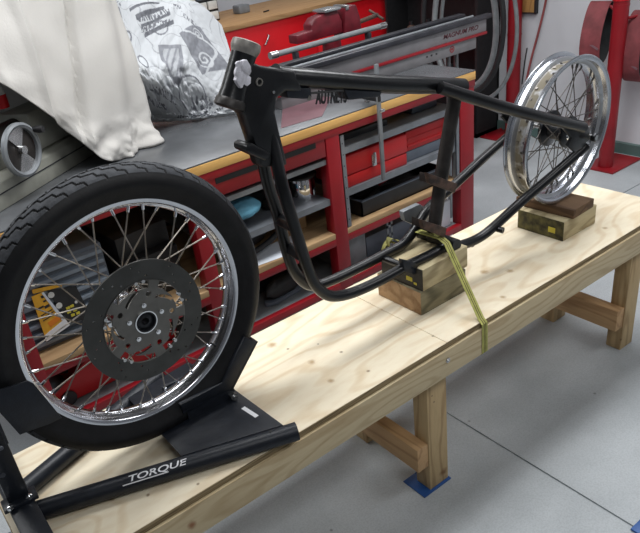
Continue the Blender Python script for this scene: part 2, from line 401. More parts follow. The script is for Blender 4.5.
light_panel(-.35, .65, 'X', 25, 1.3, 'white rectangular light panel on the ceiling above the gap between the two benches')
light_panel(1.35, .45, 'X', 27, 1.3, 'white rectangular light panel on the ceiling above the far end of the plywood bench')
light_panel(-1.75, 1.75, 'X', 17, 1.2, 'unseen ceiling panel added to brighten the floor left of the red bench')  # added fill lamp, lifts the dark floor at the left
light_panel(-.6, -1.5, 'X', 12, 1.3, 'white rectangular light panel on the ceiling behind the camera, left')
light_panel(1.5, -1.3, 'X', 14, 1.3, 'white rectangular light panel on the ceiling in front of the bench, right')
light_panel(.6, 2.6, 'X', 11, 1.3, 'white rectangular light panel on the ceiling above the rear workbench, left')
light_panel(2.1, 2.7, 'X', 12, 1.0, 'white rectangular light panel on the ceiling above the rear workbench, right')

# ------------------------------------------------------------------ plywood bench
W = .45
b = empty('plywood_workbench', (0, W / 2, FZ), label='long low pine bench with a pale plywood top that carries the wheels and frame', cat='workbench')
obj('plywood_sheet', MB().bb((-1.175, 0, -.018), (-.0008, W, 0)), 'ply', b, bevel=.0012)
obj('plywood_sheet', MB().bb((.0008, 0, -.018), (1.2, W, 0)), 'ply', b, bevel=.0012)
obj('edge_ply', MB().bb((-1.175, -.0012, -.0178), (1.2, .0008, -.0012)), 'plyedge', b, label='brown layered plywood edge strip')
obj('edge_ply', MB().bb((-1.1765, .002, -.0178), (-1.1745, W - .002, -.0012)), 'plyedge', b, label='brown layered plywood edge strip')
fb = obj('fascia_board', MB().bb((-1.17, -.009, -.108), (1.2, .0285, -.0182)), 'pine', b, bevel=.001)
obj('fascia_board', MB().bb((-1.17, W - .0285, -.108), (1.2, W + .003, -.0182)), 'pine', b, bevel=.001)
for x in (-1.165, 1.145):
    obj('end_board', MB().bb((x, .03, -.108), (x + .035, W - .03, -.0182)), 'pine', b, bevel=.001)
pb = atY(447, 359.7, -.0065)
obj('bolt', MB().cyl((pb.x, -.009, pb.z), (pb.x, -.0115, pb.z), .008).cyl((pb.x, -.0115, pb.z), (pb.x, -.015, pb.z), .004, 6), 'steel', b, smooth=True)
for x0 in (-1.10, -.055, 1.01):
    for y0 in (.0305, W - .1205):
        obj('leg', MB().bb((x0, y0, FZ + (.0042 if x0 == -.055 else .0)), (x0 + .082, y0 + (.06 if y0 < .1 else .09), -.0185)), 'pineleg', b, bevel=.002)
    xr = x0 - .0455
    obj('crosspiece', MB().bb((xr, .034, -.455), (xr + .045, W - .034, -.365)), 'pinerail', b, bevel=.0015)
obj('floor_pad', MB().bb((-.09, .022, FZ), (.032, .118, FZ + .004)), 'bluepad', None, bevel=.001,
    label='thin blue plastic pad under the foot of the middle front leg of the plywood bench', cat='pad')
fo = atZ(640, 527, FZ)
obj('floor_pad', MB().bb((fo.x - .03, fo.y - .05, FZ), (fo.x + .10, fo.y + .012, FZ + .008)), 'bluepad', None, bevel=.002,
    label='blue plastic scrap on the floor at the bottom right corner', cat='pad')

# ------------------------------------------------------------------ timber blocks
def block(name, x0, x1, y0, y1, z0, z1, m, label, rz=0, extra=None, group=None):
    cx, cy = (x0 + x1) / 2, (y0 + y1) / 2
    r = empty(name, (cx, cy, z0), (0, 0, rz), label=label, cat='wood block')
    hx, hy, h = (x1 - x0) / 2, (y1 - y0) / 2, z1 - z0
    obj('timber', MB().bb((-hx, -hy, 0), (hx, hy, h)), m, r, local=True, bevel=.003)
    for nm, a, c_, mm in (extra or []):
        obj(nm, MB().bb(a, c_), mm, r, local=True, bevel=.0006)
    return r
block('timber_block', .054, .25, .148, .338, 0, .08, 'block_green', 'weathered square timber block lying on the plywood under the frame, lower of two', 0,
      [('end_grain', (-.0985, -.093, .002), (-.0975, .093, .078), 'block_end')])
block('timber_block', .062, .262, .150, .322, .08, .152, 'block_light', 'pale timber block with a tarred black end, upper one directly under the frame rails', .03,
      [('tarred_end', (-.1025, -.084, .001), (-.0985, .084, .071), 'tar'), ('yellow_mark', (-.1035, -.045, .02), (-.1022, -.02, .034), 'yellowmark'), ('yellow_mark', (-.1035, -.062, .014), (-.1022, -.05, .022), 'yellowmark')])
block('timber_block', .716, .905, .124, .310, 0, .072, 'block_light', 'mossy dark green timber block with a yellow tag, lower one under the bare wheel', 0,
      [('mossy_end', (-.0965, -.0925, .001), (-.0935, .0925, .071), 'block_moss'), ('tag', (-.0975, -.062, .022), (-.0964, -.034, .042), 'yellowmark')])
block('timber_block', .748, .875, .118, .345, .072, .105, 'block_brown', 'dark brown timber offcut directly under the bare wheel, on the mossy block', .05)

# ------------------------------------------------------------------ wheels
def wheel_axes(a, b_):
    return Euler((b_, 0, a), 'XYZ').to_matrix()


def rim_part(R, w, t_well, name, m, root, zc):
    h = w / 2; d = R - t_well
    outer = [(-h, R - .002), (-h + .003, R), (-h + .007, R - .004), (-h + .008, R - .012), (-h * .52, R - .014), (-h * .38, d + .004), (0, d + .002), (h * .38, d + .004), (h * .52, R - .014), (h - .008, R - .012), (h - .007, R - .004), (h - .003, R), (h, R - .002)]
    inner = [(h, R - .012), (h - .004, R - .017), (h * .56, R - .019), (h * .42, d - .001), (h * .2, d - .004), (0, d - .0045), (-h * .2, d - .004), (-h * .42, d - .001), (-h * .56, R - .019), (-h + .004, R - .017), (-h, R - .012)]
    return obj(name, MB().revolve(outer + inner, (0, 0, zc), n=160), m, root, smooth=True, local=True)


def spokes(root, zc, rhub, yhub, rrim, yrim, delta, m, phase=0., rs=.0017, joined=False):
    for side in (-1, 1):
        for d in (-1, 1):
            yh = side * (yhub + (.003 if d > 0 else -.001)); yr_ = side * yrim
            a0 = 0.; h = Vector((rhub * math.sin(a0 - d * delta), yh, rhub * math.cos(a0 - d * delta)))
            e = Vector((0, yr_, rrim)); dirv = (e - h).normalized()
            sm_ = MB().tube([h, e], rs, 6)
            if joined: sm_.tube([e - dirv * .013, e + dirv * .002], .0034, 8).tube([e + dirv * .002, e + dirv * .0095], .0045, 8)
            sp = obj('spoke', sm_, m, root, smooth=True, local=True)
            if not joined: nip = obj('nipple', MB().tube([e - dirv * .013, e + dirv * .002], .0034, 8), 'chrome', sp, smooth=True, local=True)
            base = (0 if side < 0 else 18) + (0 if d < 0 else 9)
            for k in range(10):
                th = math.radians(base + k * 36) + phase
                mt = Matrix.Translation((0, 0, zc)) @ Matrix.Rotation(th, 4, 'Y')
                if k == 0: sp.matrix_local = mt
                else: dup(sp, root, mt)


# front wheel
RF = .272; AF, BF = .0343, -.0028; wF = .054
Rm = wheel_axes(AF, BF); cF = Vector((-.7684, .2006, .3656)) + Rm @ Vector((0, wF / 2, 0))
RT = .340
fw = empty('front_wheel', cF - Rm @ Vector((0, 0, RT)), (BF, 0, AF),
           label='spoked motorcycle wheel with black treaded tyre and drilled brake disc in the black stand', cat='wheel')
rim_part(RF, wF, .022, 'rim', 'rimchrome', fw, RT)
# tyre with zigzag tread cut into the mesh
def seg_d(px, py, ax, ay, bx, by):
    dx, dy = bx - ax, by - ay; t = max(0, min(1, ((px - ax) * dx + (py - ay) * dy) / (dx * dx + dy * dy))); return math.hypot(px - ax - t * dx, py - ay - t * dy)
NP = 46
P_ = 2 * PI * RT / NP
SEG = ((0, .001, .034, .003), (.034, .003, .036, .014), (.036, .014, .062, .017), (.062, .017, .064, .028), (.064, .028, .080, .031), (.080, .031, .082, .040))
def tread(u, v):
    best = 1
    for side in (-1, 1):
        uu = (u + (P_ / 2 if side > 0 else 0)) % P_
        w_ = -v * side
        for k in (-1, 0, 1, 2):
            x = uu + k * P_
            for s_ in SEG: best = min(best, seg_d(x, w_, *s_))
    return 1 if best < .0013 else (0 if best > .0024 else (.0024 - best) / .0011)
def tyre_mesh():
    mb = MB(); PER = 28; NU = NP * PER; prof = []; angs = []
    a_ = -1.95
    while a_ < 1.951: angs.append(a_); a_ += .026 if abs(a_ + .013) < 1.0 else .085
    for ang in angs:
        y = .0445 * math.sin(ang) if abs(ang) < PI / 2 else math.copysign(.0445 - (abs(ang) - PI / 2) * .045, ang)
        r = .300 + .040 * math.cos(ang) if abs(ang) < PI / 2 else .300 - (abs(ang) - PI / 2) * .085
        prof.append((y, r, ang * .046, ang))
    m_ = len(prof); pat = [[(tread(i * P_ / PER, v) if abs(ang) < .93 else 0) for (y, r, v, ang) in prof] for i in range(PER)]
    for i in range(NU):
        th = 2 * PI * i / NU
        for k, (y, r, v, ang) in enumerate(prof):
            rr = r - .0035 * pat[i % PER][k] - (.0008 if abs(ang) > .93 else 0)
            mb.v.append(Vector((rr * math.sin(th), y, RT + rr * math.cos(th))))
    mi = []
    for i in range(NU):
        j = (i + 1) % NU
        for k in range(m_ - 1):
            mb.f.append((i * m_ + k, i * m_ + k + 1, j * m_ + k + 1, j * m_ + k))
            g_ = max(pat[i % PER][k], pat[i % PER][k + 1], pat[j % PER][k], pat[j % PER][k + 1])
            mi.append(2 if g_ > .6 else (1 if abs(prof[k][3]) < .92 else 0))
        mb.f.append((i * m_ + m_ - 1, i * m_, j * m_, j * m_ + m_ - 1)); mi.append(0)
    return mb, mi
tmb, tmi = tyre_mesh()
ty = obj('tyre', tmb, 'tyre', fw, smooth=True, local=True)
ty.data.materials.append(M['tread']); ty.data.materials.append(M['groove']); ty.data.polygons.foreach_set('material_index', tmi)
hub = [(-.034, .010), (-.034, .060), (-.029, .061), (-.027, .036), (-.015, .026), (.015, .026), (.027, .036), (.029, .060), (.034, .060), (.034, .010)]
obj('hub', MB().revolve(hub, (0, 0, RT), n=48), 'chrome', fw, smooth=True, local=True)
spokes(fw, RT, .057, .030, RF - .024, .006, 1.3, 'spoke', .05)
yd = -wF / 2 - .0295 - .002
def disc_mesh(r0, r1, nr, nt, y0, y1, hole):
    """polar plate with openings"""
    mb = MB(); idx = {}; keep = set()
    for i in range(nt):
        for k in range(nr):
            th = 2 * PI * (i + .5) / nt; r = r0 + (r1 - r0) * (k + .5) / nr
            if not hole(r, th): keep.add((i, k))
    def vid(i, k, s_):
        key = (i % nt, k, s_)
        if key not in idx:
            th = 2 * PI * i / nt; r = r0 + (r1 - r0) * k / nr
            idx[key] = len(mb.v); mb.v.append(Vector((r * math.sin(th), y0 if s_ == 0 else y1, RT + r * math.cos(th))))
        return idx[key]
    for (i, k) in keep:
        mb.f.append((vid(i, k, 0), vid(i + 1, k, 0), vid(i + 1, k + 1, 0), vid(i, k + 1, 0)))
        mb.f.append((vid(i, k, 1), vid(i, k + 1, 1), vid(i + 1, k + 1, 1), vid(i + 1, k, 1)))
        for (ni, nk, a, c_) in (((i - 1) % nt, k, (i, k), (i, k + 1)), ((i + 1) % nt, k, (i + 1, k), (i + 1, k + 1)), (i, k - 1, (i, k), (i + 1, k)), (i, k + 1, (i, k + 1), (i + 1, k + 1))):
            if (ni, nk) not in keep:
                mb.f.append((vid(*a, 0), vid(*c_, 0), vid(*c_, 1), vid(*a, 1)))
    return mb
def ring_hole(r, th):
    x, z = r * math.cos(th), r * math.sin(th)
    for i in range(10):
        for q, rr in enumerate((.133, .120, .107)):
            a = 2 * PI * i / 10 + q * .13 + .08 * (i % 2)
            if math.hypot(x - rr * math.cos(a), z - rr * math.sin(a)) < .0023: return True
    return False
obj('brake_disc', disc_mesh(.097, .1425, 32, 420, yd - .0025, yd + .0025, ring_hole), 'rotor', fw, local=True)
def car_hole(r, th):
    x, z = r * math.cos(th), r * math.sin(th)
    for i in range(5):
        a = 2 * PI * i / 5 + .35
        if math.hypot(x - .065 * math.cos(a), z - .065 * math.sin(a)) < .0066: return True
        t = (th - a - .30) % (2 * PI)
        if t < .62 and abs(r - (.060 + .017 * t / .62)) < .0042: return True
        t = (th - a - .25) % (2 * PI)
        if t < .98 and .0815 - .004 * t < r < .0962: return True
    return False
cr = obj('disc_carrier', disc_mesh(.024, .0975, 50, 480, yd - .0045, yd - .0005, car_hole), 'carrier', fw, local=True)
for i in range(5):
    a = 2 * PI * i / 5 + .1
    p = Vector((.041 * math.sin(a), yd - .0045, RT + .041 * math.cos(a)))
    obj('disc_bolt', MB().tube([p + Vector((0, .003, 0)), p + Vector((0, -.004, 0))], .0055, 12).tube([p, p + Vector((0, -.006, 0))], .0035, 6), 'chrome', cr, smooth=True, local=True)
for i in range(10):
    a = 2 * PI * (i // 2) / 5 + PI / 2 - .35 + (.04 if i % 2 else .22)
    p = Vector((.0955 * math.sin(a), yd - .0045, RT + .0955 * math.cos(a)))
    obj('disc_rivet', MB().tube([p + Vector((0, .007, 0)), p + Vector((0, -.0015, 0))], .0042, 10), 'steel', cr, smooth=True, local=True)
obj('hub_end', MB().revolve([(yd - .006, .024), (yd - .006, .0215), (yd + .002, .020), (yd + .002, .008), (yd + .03, .008), (yd + .03, .024)], (0, 0, RT), n=40), 'hubdark', fw, smooth=True, local=True)
obj('bearing_ring', MB().revolve([(yd - .0075, .0265), (yd - .0075, .024), (yd + .001, .024), (yd + .001, .0265)], (0, 0, RT), n=48), 'chrome', fw, smooth=True, local=True)
obj('bearing', MB().revolve([(yd + .001, .019), (yd - .001, .014), (yd - .001, .009), (yd + .004, .009), (yd + .004, .019)], (0, 0, RT), n=32), 'hubdark', fw, smooth=True, local=True)
vp = MB().tube([(.262 * math.sin(2.36), -.012, RT + .262 * math.cos(2.36)), (.235 * math.sin(2.36), -.012, RT + .235 * math.cos(2.36))], .003, 8)
obj('valve_stem', vp, 'rubberblack', fw, smooth=True, local=True)

# rear wheel (bare rim)
RR = .2465; AR, BR = .0443, .0462; wR = .0855
Rr = wheel_axes(AR, BR); cR = Vector((.8012, .1811, .3522)) + Rr @ Vector((0, wR / 2, 0))
YM = .236
mf = empty('motorcycle_frame', (.1, YM, .152), label='bare black motorcycle frame with a bare spoked wheel, strapped down on timber blocks', cat='motorcycle frame')
rw = rim_part(RR, wR, .030, 'rear_wheel', 'rearrim', mf, RR)
rw['label'] = 'bare chrome spoked wheel rim without a tyre'
rw.matrix_local = Matrix.Translation(cR - Rr @ Vector((0, 0, RR)) - mf.location) @ Rr.to_4x4()
hub = [(-.046, .012), (-.046, .030), (-.040, .052), (-.034, .052), (-.030, .034), (.022, .034), (.028, .060), (.040, .060), (.044, .030), (.044, .012)]
obj('hub', MB().revolve(hub, (0, 0, RR), n=48), 'hubdark', rw, smooth=True, local=True)
obj('hub_cap', MB().revolve([(-.050, .010), (-.050, .024), (-.044, .030), (-.038, .030), (-.038, .010)], (0, 0, RR), n=32), 'chrome', rw, smooth=True, local=True)
spokes(rw, RR, .050, .034, RR - .033, .010, 1.05, 'spokedark', .1, .0017, True)
obj('axle', MB().tube([(0, -.135, RR), (0, .14, RR)], .009, 16), 'steel', rw, smooth=True, local=True)
for s_ in (-1, 1):
    obj('axle_nut', MB().tube([(0, s_ * (.122 if s_ < 0 else .125), RR), (0, s_ * (.134 if s_ < 0 else .137), RR)], .0155, 6), 'hubdark', rw, local=True, bevel=.001)

# ------------------------------------------------------------------ motorcycle frame
YN, YF_ = .187, .285; YM = .236
ht = atY(246.5, 44, YM); hb_ = atY(230, 104, YM)
hd = (hb_ - ht).normalized()
def px(pts, k=6): return smooth_path([atY(u, v, y) for u, v, y in pts], k)
head = MB().tube([ht + hd * .012, ht + hd * .03, ht + hd * .05, hb_ - hd * .03, hb_ - hd * .015, hb_ - hd * .004], [.0295, .0285, .0285, .0295, .0315, .033], 32)
obj('head_tube', head, 'blackframe', mf, smooth=True)
obj('bearing_cup', MB().tube([ht - hd * .006, ht - hd * .004, ht + hd * .008, ht + hd * .014, ht + hd * .022], [.029, .0325, .034, .0325, .029], 36), 'cup', mf, smooth=True, label='dull grey upper bearing cup')
obj('bearing_cup', MB().tube([hb_ - hd * .012, hb_ - hd * .006, hb_ + hd * .006, hb_ + hd * .010], [.032, .035, .036, .030], 36), 'frameworn', mf, smooth=True, label='dark lower bearing cup')
# forged neck that spreads from the head tube into the backbone and the front tubes
neck_px = [(249, 60), (262, 66), (276, 68), (296, 70), (304, 92), (286, 92), (278, 99), (276, 112), (280, 130), (289, 166), (262, 168), (254, 140), (246, 116), (234, 104), (240, 80)]
neck = MB().prism([atY(u, v, YM - .025) for u, v in neck_px], (0, .05, 0))
obj('neck_casting', neck, 'blackframe', mf, bevel=.009)
lug = MB().prism([atY(u, v, YM - .03) for u, v in ((247, 146), (252, 143), (270, 152), (271, 158), (266, 161), (247, 152))], (0, .06, 0))
obj('steering_stop', lug, 'blackframe', mf, bevel=.004)
patch = MB()
pp = [(240, 59), (246, 57), (250, 62), (248, 72), (247, 84), (243, 88), (238, 86), (236, 80), (239, 70)]
pts = [atY(u, v, YM - .0345) for u, v in pp]
c0 = sum(pts, Vector()) / len(pts)
for j_ in range(7):
    a_ = pts[(j_ * 4) % len(pts)].lerp(c0, .45)
    patch.v += []
    bl2 = [a_ + Vector(((.012 + .004 * math.sin(j_ * 2.1 + t)) * math.cos(t), 0, (.014 + .005 * math.cos(j_ * 1.7 + 2 * t)) * math.sin(t))) for t in [2 * PI * i / 9 for i in range(9)]]
    patch.prism(bl2, (0, .006 + .001 * j_, 0)); patch.v[-18:] = [p + Vector((0, -.0006 * j_, 0)) for p in patch.v[-18:]]
obj('masking_patch', patch, 'masking', mf, bevel=.001, label='crumpled white masking paper stuck on the neck')
q = atY(259, 82, YM - .026); obj('neck_hole', MB().revolve([(-.003, .009), (-.003, .006), (.002, .006), (.002, .009)], q, n=20), 'cup', mf, smooth=True)
q = atY(273, 92, YM - .026); obj('neck_bolt', MB().tube([q + Vector((0, .002, 0)), q + Vector((0, -.004, 0))], .0035, 10), 'steel', mf, smooth=True)
obj('backbone_tube', MB().tube(px([(274, 74, YM), (287, 77, YM), (320, 79.5, YM), (380, 84, YM), (430, 85.5, YM), (463, 86.5, YM)]), [.024] * 12 + [.0235] * 12 + [.0225] * 7, 24), 'blackframe', mf, smooth=True)
for (y, pts) in ((YN, [(286, 88), (311, 88), (312, 98), (304, 99), (288, 98)]), (YN, [(345, 90), (382, 92), (380, 97), (349, 100)])):
    obj('tank_mount', MB().prism([atY(u, v, YM - .02) for u, v in pts], (0, .04, 0)), 'black', mf, bevel=.002)
lt = text_mesh('AUTNETS', .034, .0012, 0, .0009, .92)
lw0 = min(p.x for p in lt.v); lw1 = max(p.x for p in lt.v); la = atY(316, 98, YM - .012); lb2 = atY(347, 96.5, YM - .012)
k = (lb2 - la).length / (lw1 - lw0); h_ = max(p.y for p in lt.v) - min(p.y for p in lt.v)
lt.v = [Vector((p.x * k, p.y * .034 / h_, p.z)) for p in lt.v]
ltp = obj('name_plate', place(lt, (la + lb2) / 2, (lb2 - la), (0, 0, 1)), 'blackplastic', mf, label='row of thin black cut metal letters under the backbone')
tp = atY(316, 91, YM - .012); obj('rivet', MB().tube([atY(309, 98, YM - .021), atY(309, 98, YM - .012)], .006, 12), 'cup', mf, smooth=True)
obj('plate_rail', MB().tube([la + Vector((-.02, 0, .016)), lb2 + Vector((.0, 0, .016))], .003, 8), 'blackplastic', mf, smooth=True)
# front down tubes running into the lower rails
near = px([(268, 125, YM - .006), (274, 150, YM - .018), (283, 188, YN + .006), (296, 232, YN), (309, 272, YN), (318, 288, YN), (331, 296, YN), (350, 293.5, YN), (375, 283, YN), (405, 267, YN), (430, 255, YN), (445, 247, YN), (462, 245, YN), (485, 234, YN), (520, 203, YN - .02), (560, 169, YN - .045), (586, 146, YN - .065)], 8)
obj('lower_rail', MB().tube(near, .0155, 18), 'blackframe', mf, smooth=True)
# the far rail is the same shape on the other side
fr = px([(261, 150, YM + .01), (268, 184, .265), (277, 212, .275), (287, 252, .28), (296, 274, .282), (311, 285.5, YF_), (330, 281, YF_), (360, 267, YF_), (385, 254, YF_), (403, 244, YF_), (415, 229, YF_ + .005), (428, 209, YF_ + .01), (452, 187, YF_ + .02), (480, 161, YF_ + .035), (504, 140, YF_ + .05), (522, 125, YF_ + .065)], 8)
obj('lower_rail', MB().tube(fr, .0155, 18), 'blackframe', mf, smooth=True)
def xz_on(path, t): i = int(t * (len(path) - 1)); return path[i]
for (na, fa, w_) in (((293, 226), (279, 219), .018), ((302, 256), (289, 248), .018)):
    p0 = atY(na[0], na[1], YN); p1 = atY(fa[0], fa[1], .276); d_ = (p1 - p0).normalized(); u_ = Vector((.25, 0, 1)); u_ = (u_ - d_ * u_.dot(d_)).normalized()
    obj('cross_brace', MB().prism([p0 + u_ * w_, p0 + u_ * w_ * .6 + d_.cross(u_) * .012, p0 - u_ * w_ * .6 + d_.cross(u_) * .012, p0 - u_ * w_, p0 - u_ * w_ * .6 - d_.cross(u_) * .012, p0 + u_ * w_ * .6 - d_.cross(u_) * .012], p1 - p0), 'blackframe', mf, bevel=.003)
for (u, v) in ((405, 267),):
    p = atY(u, v, YN); obj('cross_brace', MB().box((p.x, YM, p.z), (.02, .11, .014)), 'blackframe', mf, bevel=.003)
    obj('engine_mount', MB().prism([atY(a, b_, YN - .016) for a, b_ in ((403, 260), (416, 263), (421, 271), (414, 275), (405, 272))], (0, .02, 0)), 'black', mf, bevel=.003)
# seat tube
obj('seat_tube', MB().tube(px([(456, 90, YM), (449, 132, YM), (440, 185, YM), (433, 238, YM)]), [.0205] * 19, 22), 'frameworn', mf, smooth=True)
obj('rear_crossmember', MB().tube([atY(436, 240, YM) + Vector((.01, -.075, 0)), atY(436, 240, YM) + Vector((.01, .075, 0))], .02, 18), 'blackframe', mf, smooth=True)
for (pts, m_) in (([(428, 173), (458, 184), (455, 193), (430, 184)], 'rust'), ([(422, 220), (447, 228), (445, 238), (424, 229)], 'rust')):
    obj('bracket', MB().prism([atY(u, v, YN - .005) for u, v in pts], (0, .016, 0)), m_, mf, bevel=.002)
    obj('bracket', MB().prism([atY(u, v, YN + .012) for u, v in [((pts[0][0] + pts[1][0]) / 2 - 6, (pts[0][1] + pts[1][1]) / 2 - 2), ((pts[0][0] + pts[1][0]) / 2 + 4, (pts[0][1] + pts[1][1]) / 2 + 2), ((pts[2][0] + pts[3][0]) / 2 + 4, (pts[2][1] + pts[3][1]) / 2 - 1), ((pts[2][0] + pts[3][0]) / 2 - 6, (pts[2][1] + pts[3][1]) / 2 - 3)]], (0, .07, 0)), 'frameworn', mf, bevel=.002)
# upper stays and axle plates
up = px([(440, 87.5, YM - .035), (470, 97, YM - .06), (510, 109, YM - .09), (550, 119.5, YM - .11), (583, 127.5, YM - .118)])
obj('upper_stay', MB().tube(up, [.0175] * len(up), 18), 'blackframe', mf, smooth=True)
upf = [Vector((p.x, 2 * YM - p.y, p.z + .022 * math.sin(PI * i / (len(up) - 1)))) for i, p in enumerate(up)]
obj('upper_stay', MB().tube(upf, .0165, 18), 'blackframe', mf, smooth=True)
ps = [(572, 118), (584, 121), (590, 128), (590, 138), (584, 148), (575, 152), (568, 146), (572, 138), (564, 128)]
pl = [atY(u, v, YM - .122) for u, v in ps]
obj('axle_plate', MB().prism(pl, (0, .012, 0)), 'blackframe', mf, bevel=.003)
obj('axle_plate', MB().prism([Vector((p.x, 2 * YM - p.y, p.z)) for p in pl], (0, -.012, 0)), 'blackframe', mf, bevel=.003)
obj('mount_bracket', MB().prism([atY(u, v, .32) for u, v in ((403, 212), (420, 204), (430, 211), (429, 221), (414, 225), (405, 221))], (0, .02, 0)), 'greymetal', mf, bevel=.003, label='bare grey steel bracket behind the seat tube')
q = atY(493, 228, YN); obj('footrest_lug', MB().tube([q + Vector((.0, 0, .0)), q + Vector((.008, -.034, -.002))], [.009, .010], 14), 'blackframe', mf, smooth=True)
q = min(near, key=lambda p: abs(p.x - atY(473, 241, YN).x)); obj('rail_lug', MB().box(q + Vector((0, 0, -.002)), (.014, .008, .034)), 'blackframe', mf, bevel=.002)

# ------------------------------------------------------------------ yellow strap over the rails
def ribbon(path, wv, th=.0016):
    """wv: width vector per point"""
    mb = MB(); n = len(path); D = 6
    for i, p in enumerate(path):
        w_ = wv[i]; t = (path[min(i + 1, n - 1)] - path[max(i - 1, 0)]).normalized(); nn = w_.normalized().cross(t) * th / 2
        for k in range(D + 1):
            c_ = p + w_ * (k / D - .5); mb.v.append(c_ + nn); mb.v.append(c_ - nn)
    S = 2 * (D + 1)
    for i in range(n - 1):
        for k in range(D):
            a = i * S + 2 * k
            mb.f += [(a, a + 2, a + 2 + S, a + S), (a + 1, a + 1 + S, a + 3 + S, a + 3)]
        mb.f += [(i * S, i * S + S, i * S + S + 1, i * S + 1), (i * S + 2 * D, i * S + 2 * D + 1, i * S + 2 * D + 1 + S, i * S + 2 * D + S)]
    mb.f += [tuple([2 * k for k in range(D + 1)] + [2 * k + 1 for k in range(D, -1, -1)]), tuple([(n - 1) * S + 2 * k for k in range(D + 1)] + [(n - 1) * S + 2 * k + 1 for k in range(D, -1, -1)])]
    return mb


st = empty('ratchet_strap', (.2, .1, 0), label='yellow webbing strap running over the frame rails and down over the bench edge', cat='strap')
M['webbing'] = mat('yellow_webbing', srgb(178, 176, 98), .75, 0, .1, 60, .3, 200)
M['webdark'] = mat('dark_webbing_stripe', srgb(92, 84, 48), .8, 0, .1, 60)
rn_ = atY(441, 244, YN); rf_ = Vector((rn_.x - .005, YF_, rn_.z))
e0 = atY(484.5, 322, -.009)
sp_pts = [Vector((rf_.x - .02, YF_ + .06, .09)), Vector((rf_.x - .012, YF_ + .024, rf_.z + .006)), Vector((rf_.x - .003, YF_, rn_.z + .0205)), Vector((rn_.x, YN + .002, rn_.z + .0205)), Vector((rn_.x + .004, YN - .02, rn_.z + .008)),
          Vector((e0.x, .004, .0075)), Vector((e0.x, -.0095, -.004)), Vector((e0.x, -.0105, -.02)), Vector((e0.x + .001, -.0105, -.105)), Vector((e0.x + .001, .0, -.1165)), Vector((e0.x + .001, .06, -.1165))]
sp_s = []
for i in range(len(sp_pts) - 1):
    for j in range(5): sp_s.append(sp_pts[i].lerp(sp_pts[i + 1], j / 5))
sp_s.append(sp_pts[-1])
wx = Vector((.024, 0, 0))
obj('webbing', ribbon(sp_s, [wx] * len(sp_s)), 'webbing', st)
for o_ in (-.0035, .0035):
    obj('stripe', ribbon([p + Vector((o_, 0, 0)) for p in sp_s], [Vector((.0022, 0, 0))] * len(sp_s), .0026), 'webdark', st, label='dark line woven along the strap')
# slack tail bunched beyond the far rail
kq = atY(396, 246, YF_ + .03)
tail = smooth_path([Vector((kq.x + dx, YF_ + .045 + dy, kq.z + dz)) for dx, dy, dz in ((.045, -.01, -.012), (.022, .0, .004), (.004, .008, .018), (-.014, .004, .020), (-.020, -.004, .002), (-.004, -.006, -.012), (.012, .0, -.004), (.002, .01, .010), (-.022, .012, .004), (-.040, .004, -.014), (-.055, -.002, -.034))], 8)
obj('loose_end', ribbon(tail, [Vector((.006, .02, .006 * math.sin(i * .35))) for i in range(len(tail))]), mat('olive_webbing', srgb(126, 122, 66), .8, 0, .2, 60), st)

# ------------------------------------------------------------------ wheel stand (chock)
ck = empty('wheel_chock', (-.85, .236, 0), label='black steel wheel stand with white lettering holding the front wheel', cat='wheel stand')
YC = .236
A0 = Vector((-1.112, .185, .0235)); A1 = atZ(297, 431, .0235)
dA = (A1 - A0).normalized(); A1 = A1
def sqtube(a, b_, w_, h_):
    d = (b_ - a).normalized(); s_ = Vector((-d.y, d.x, 0)) * w_ / 2; u = Vector((0, 0, h_ / 2))
    return MB().prism([a + s_ + u, a - s_ + u, a - s_ - u, a + s_ - u], b_ - a)
obj('base_tube', MB().tube([A0, A1], .0225, 28), 'black', ck, smooth=True)
B0 = Vector((-1.128, .268, A0.z)); B1 = Vector((-.55, .49, A1.z)); B1 = B0.lerp(B1, .78)
obj('base_tube', MB().tube([B0, B1], .0225, 28), 'black', ck, smooth=True)
q = atZ(268, 426, .045); 
obj('tube_hole', MB().tube([A0 + dA * ((q - A0).dot(dA)) + Vector((0, 0, .0215)), A0 + dA * ((q - A0).dot(dA)) + Vector((0, 0, .0231))], .004, 14), 'rubberblack', ck, smooth=True)
P1 = A0 + dA * .335; P2 = A1 - dA * .025
plate = [Vector((P1.x, P1.y + .012, .041)), Vector((P2.x, P2.y + .012, .041)), Vector((-.572, .20, .041)), Vector((-.572, 2 * YC - .20, .041)), Vector((P2.x - .03, 2 * YC - P2.y - .04, .041)), Vector((P1.x, 2 * YC - P1.y - .012, .041))]
plate[4] = Vector((-.60, 2 * YC - .06, .041))
obj('base_plate', MB().prism(plate, (0, 0, .004)), 'black', ck, bevel=.001)
sa, sb = atZ(243, 407.5, .0455), atZ(257, 416.5, .0455)
obj('sticker', sqtube(Vector((sa.x, sa.y, .0453)), Vector((sb.x, sb.y, .0453)), .011, .0006), 'white', ck)
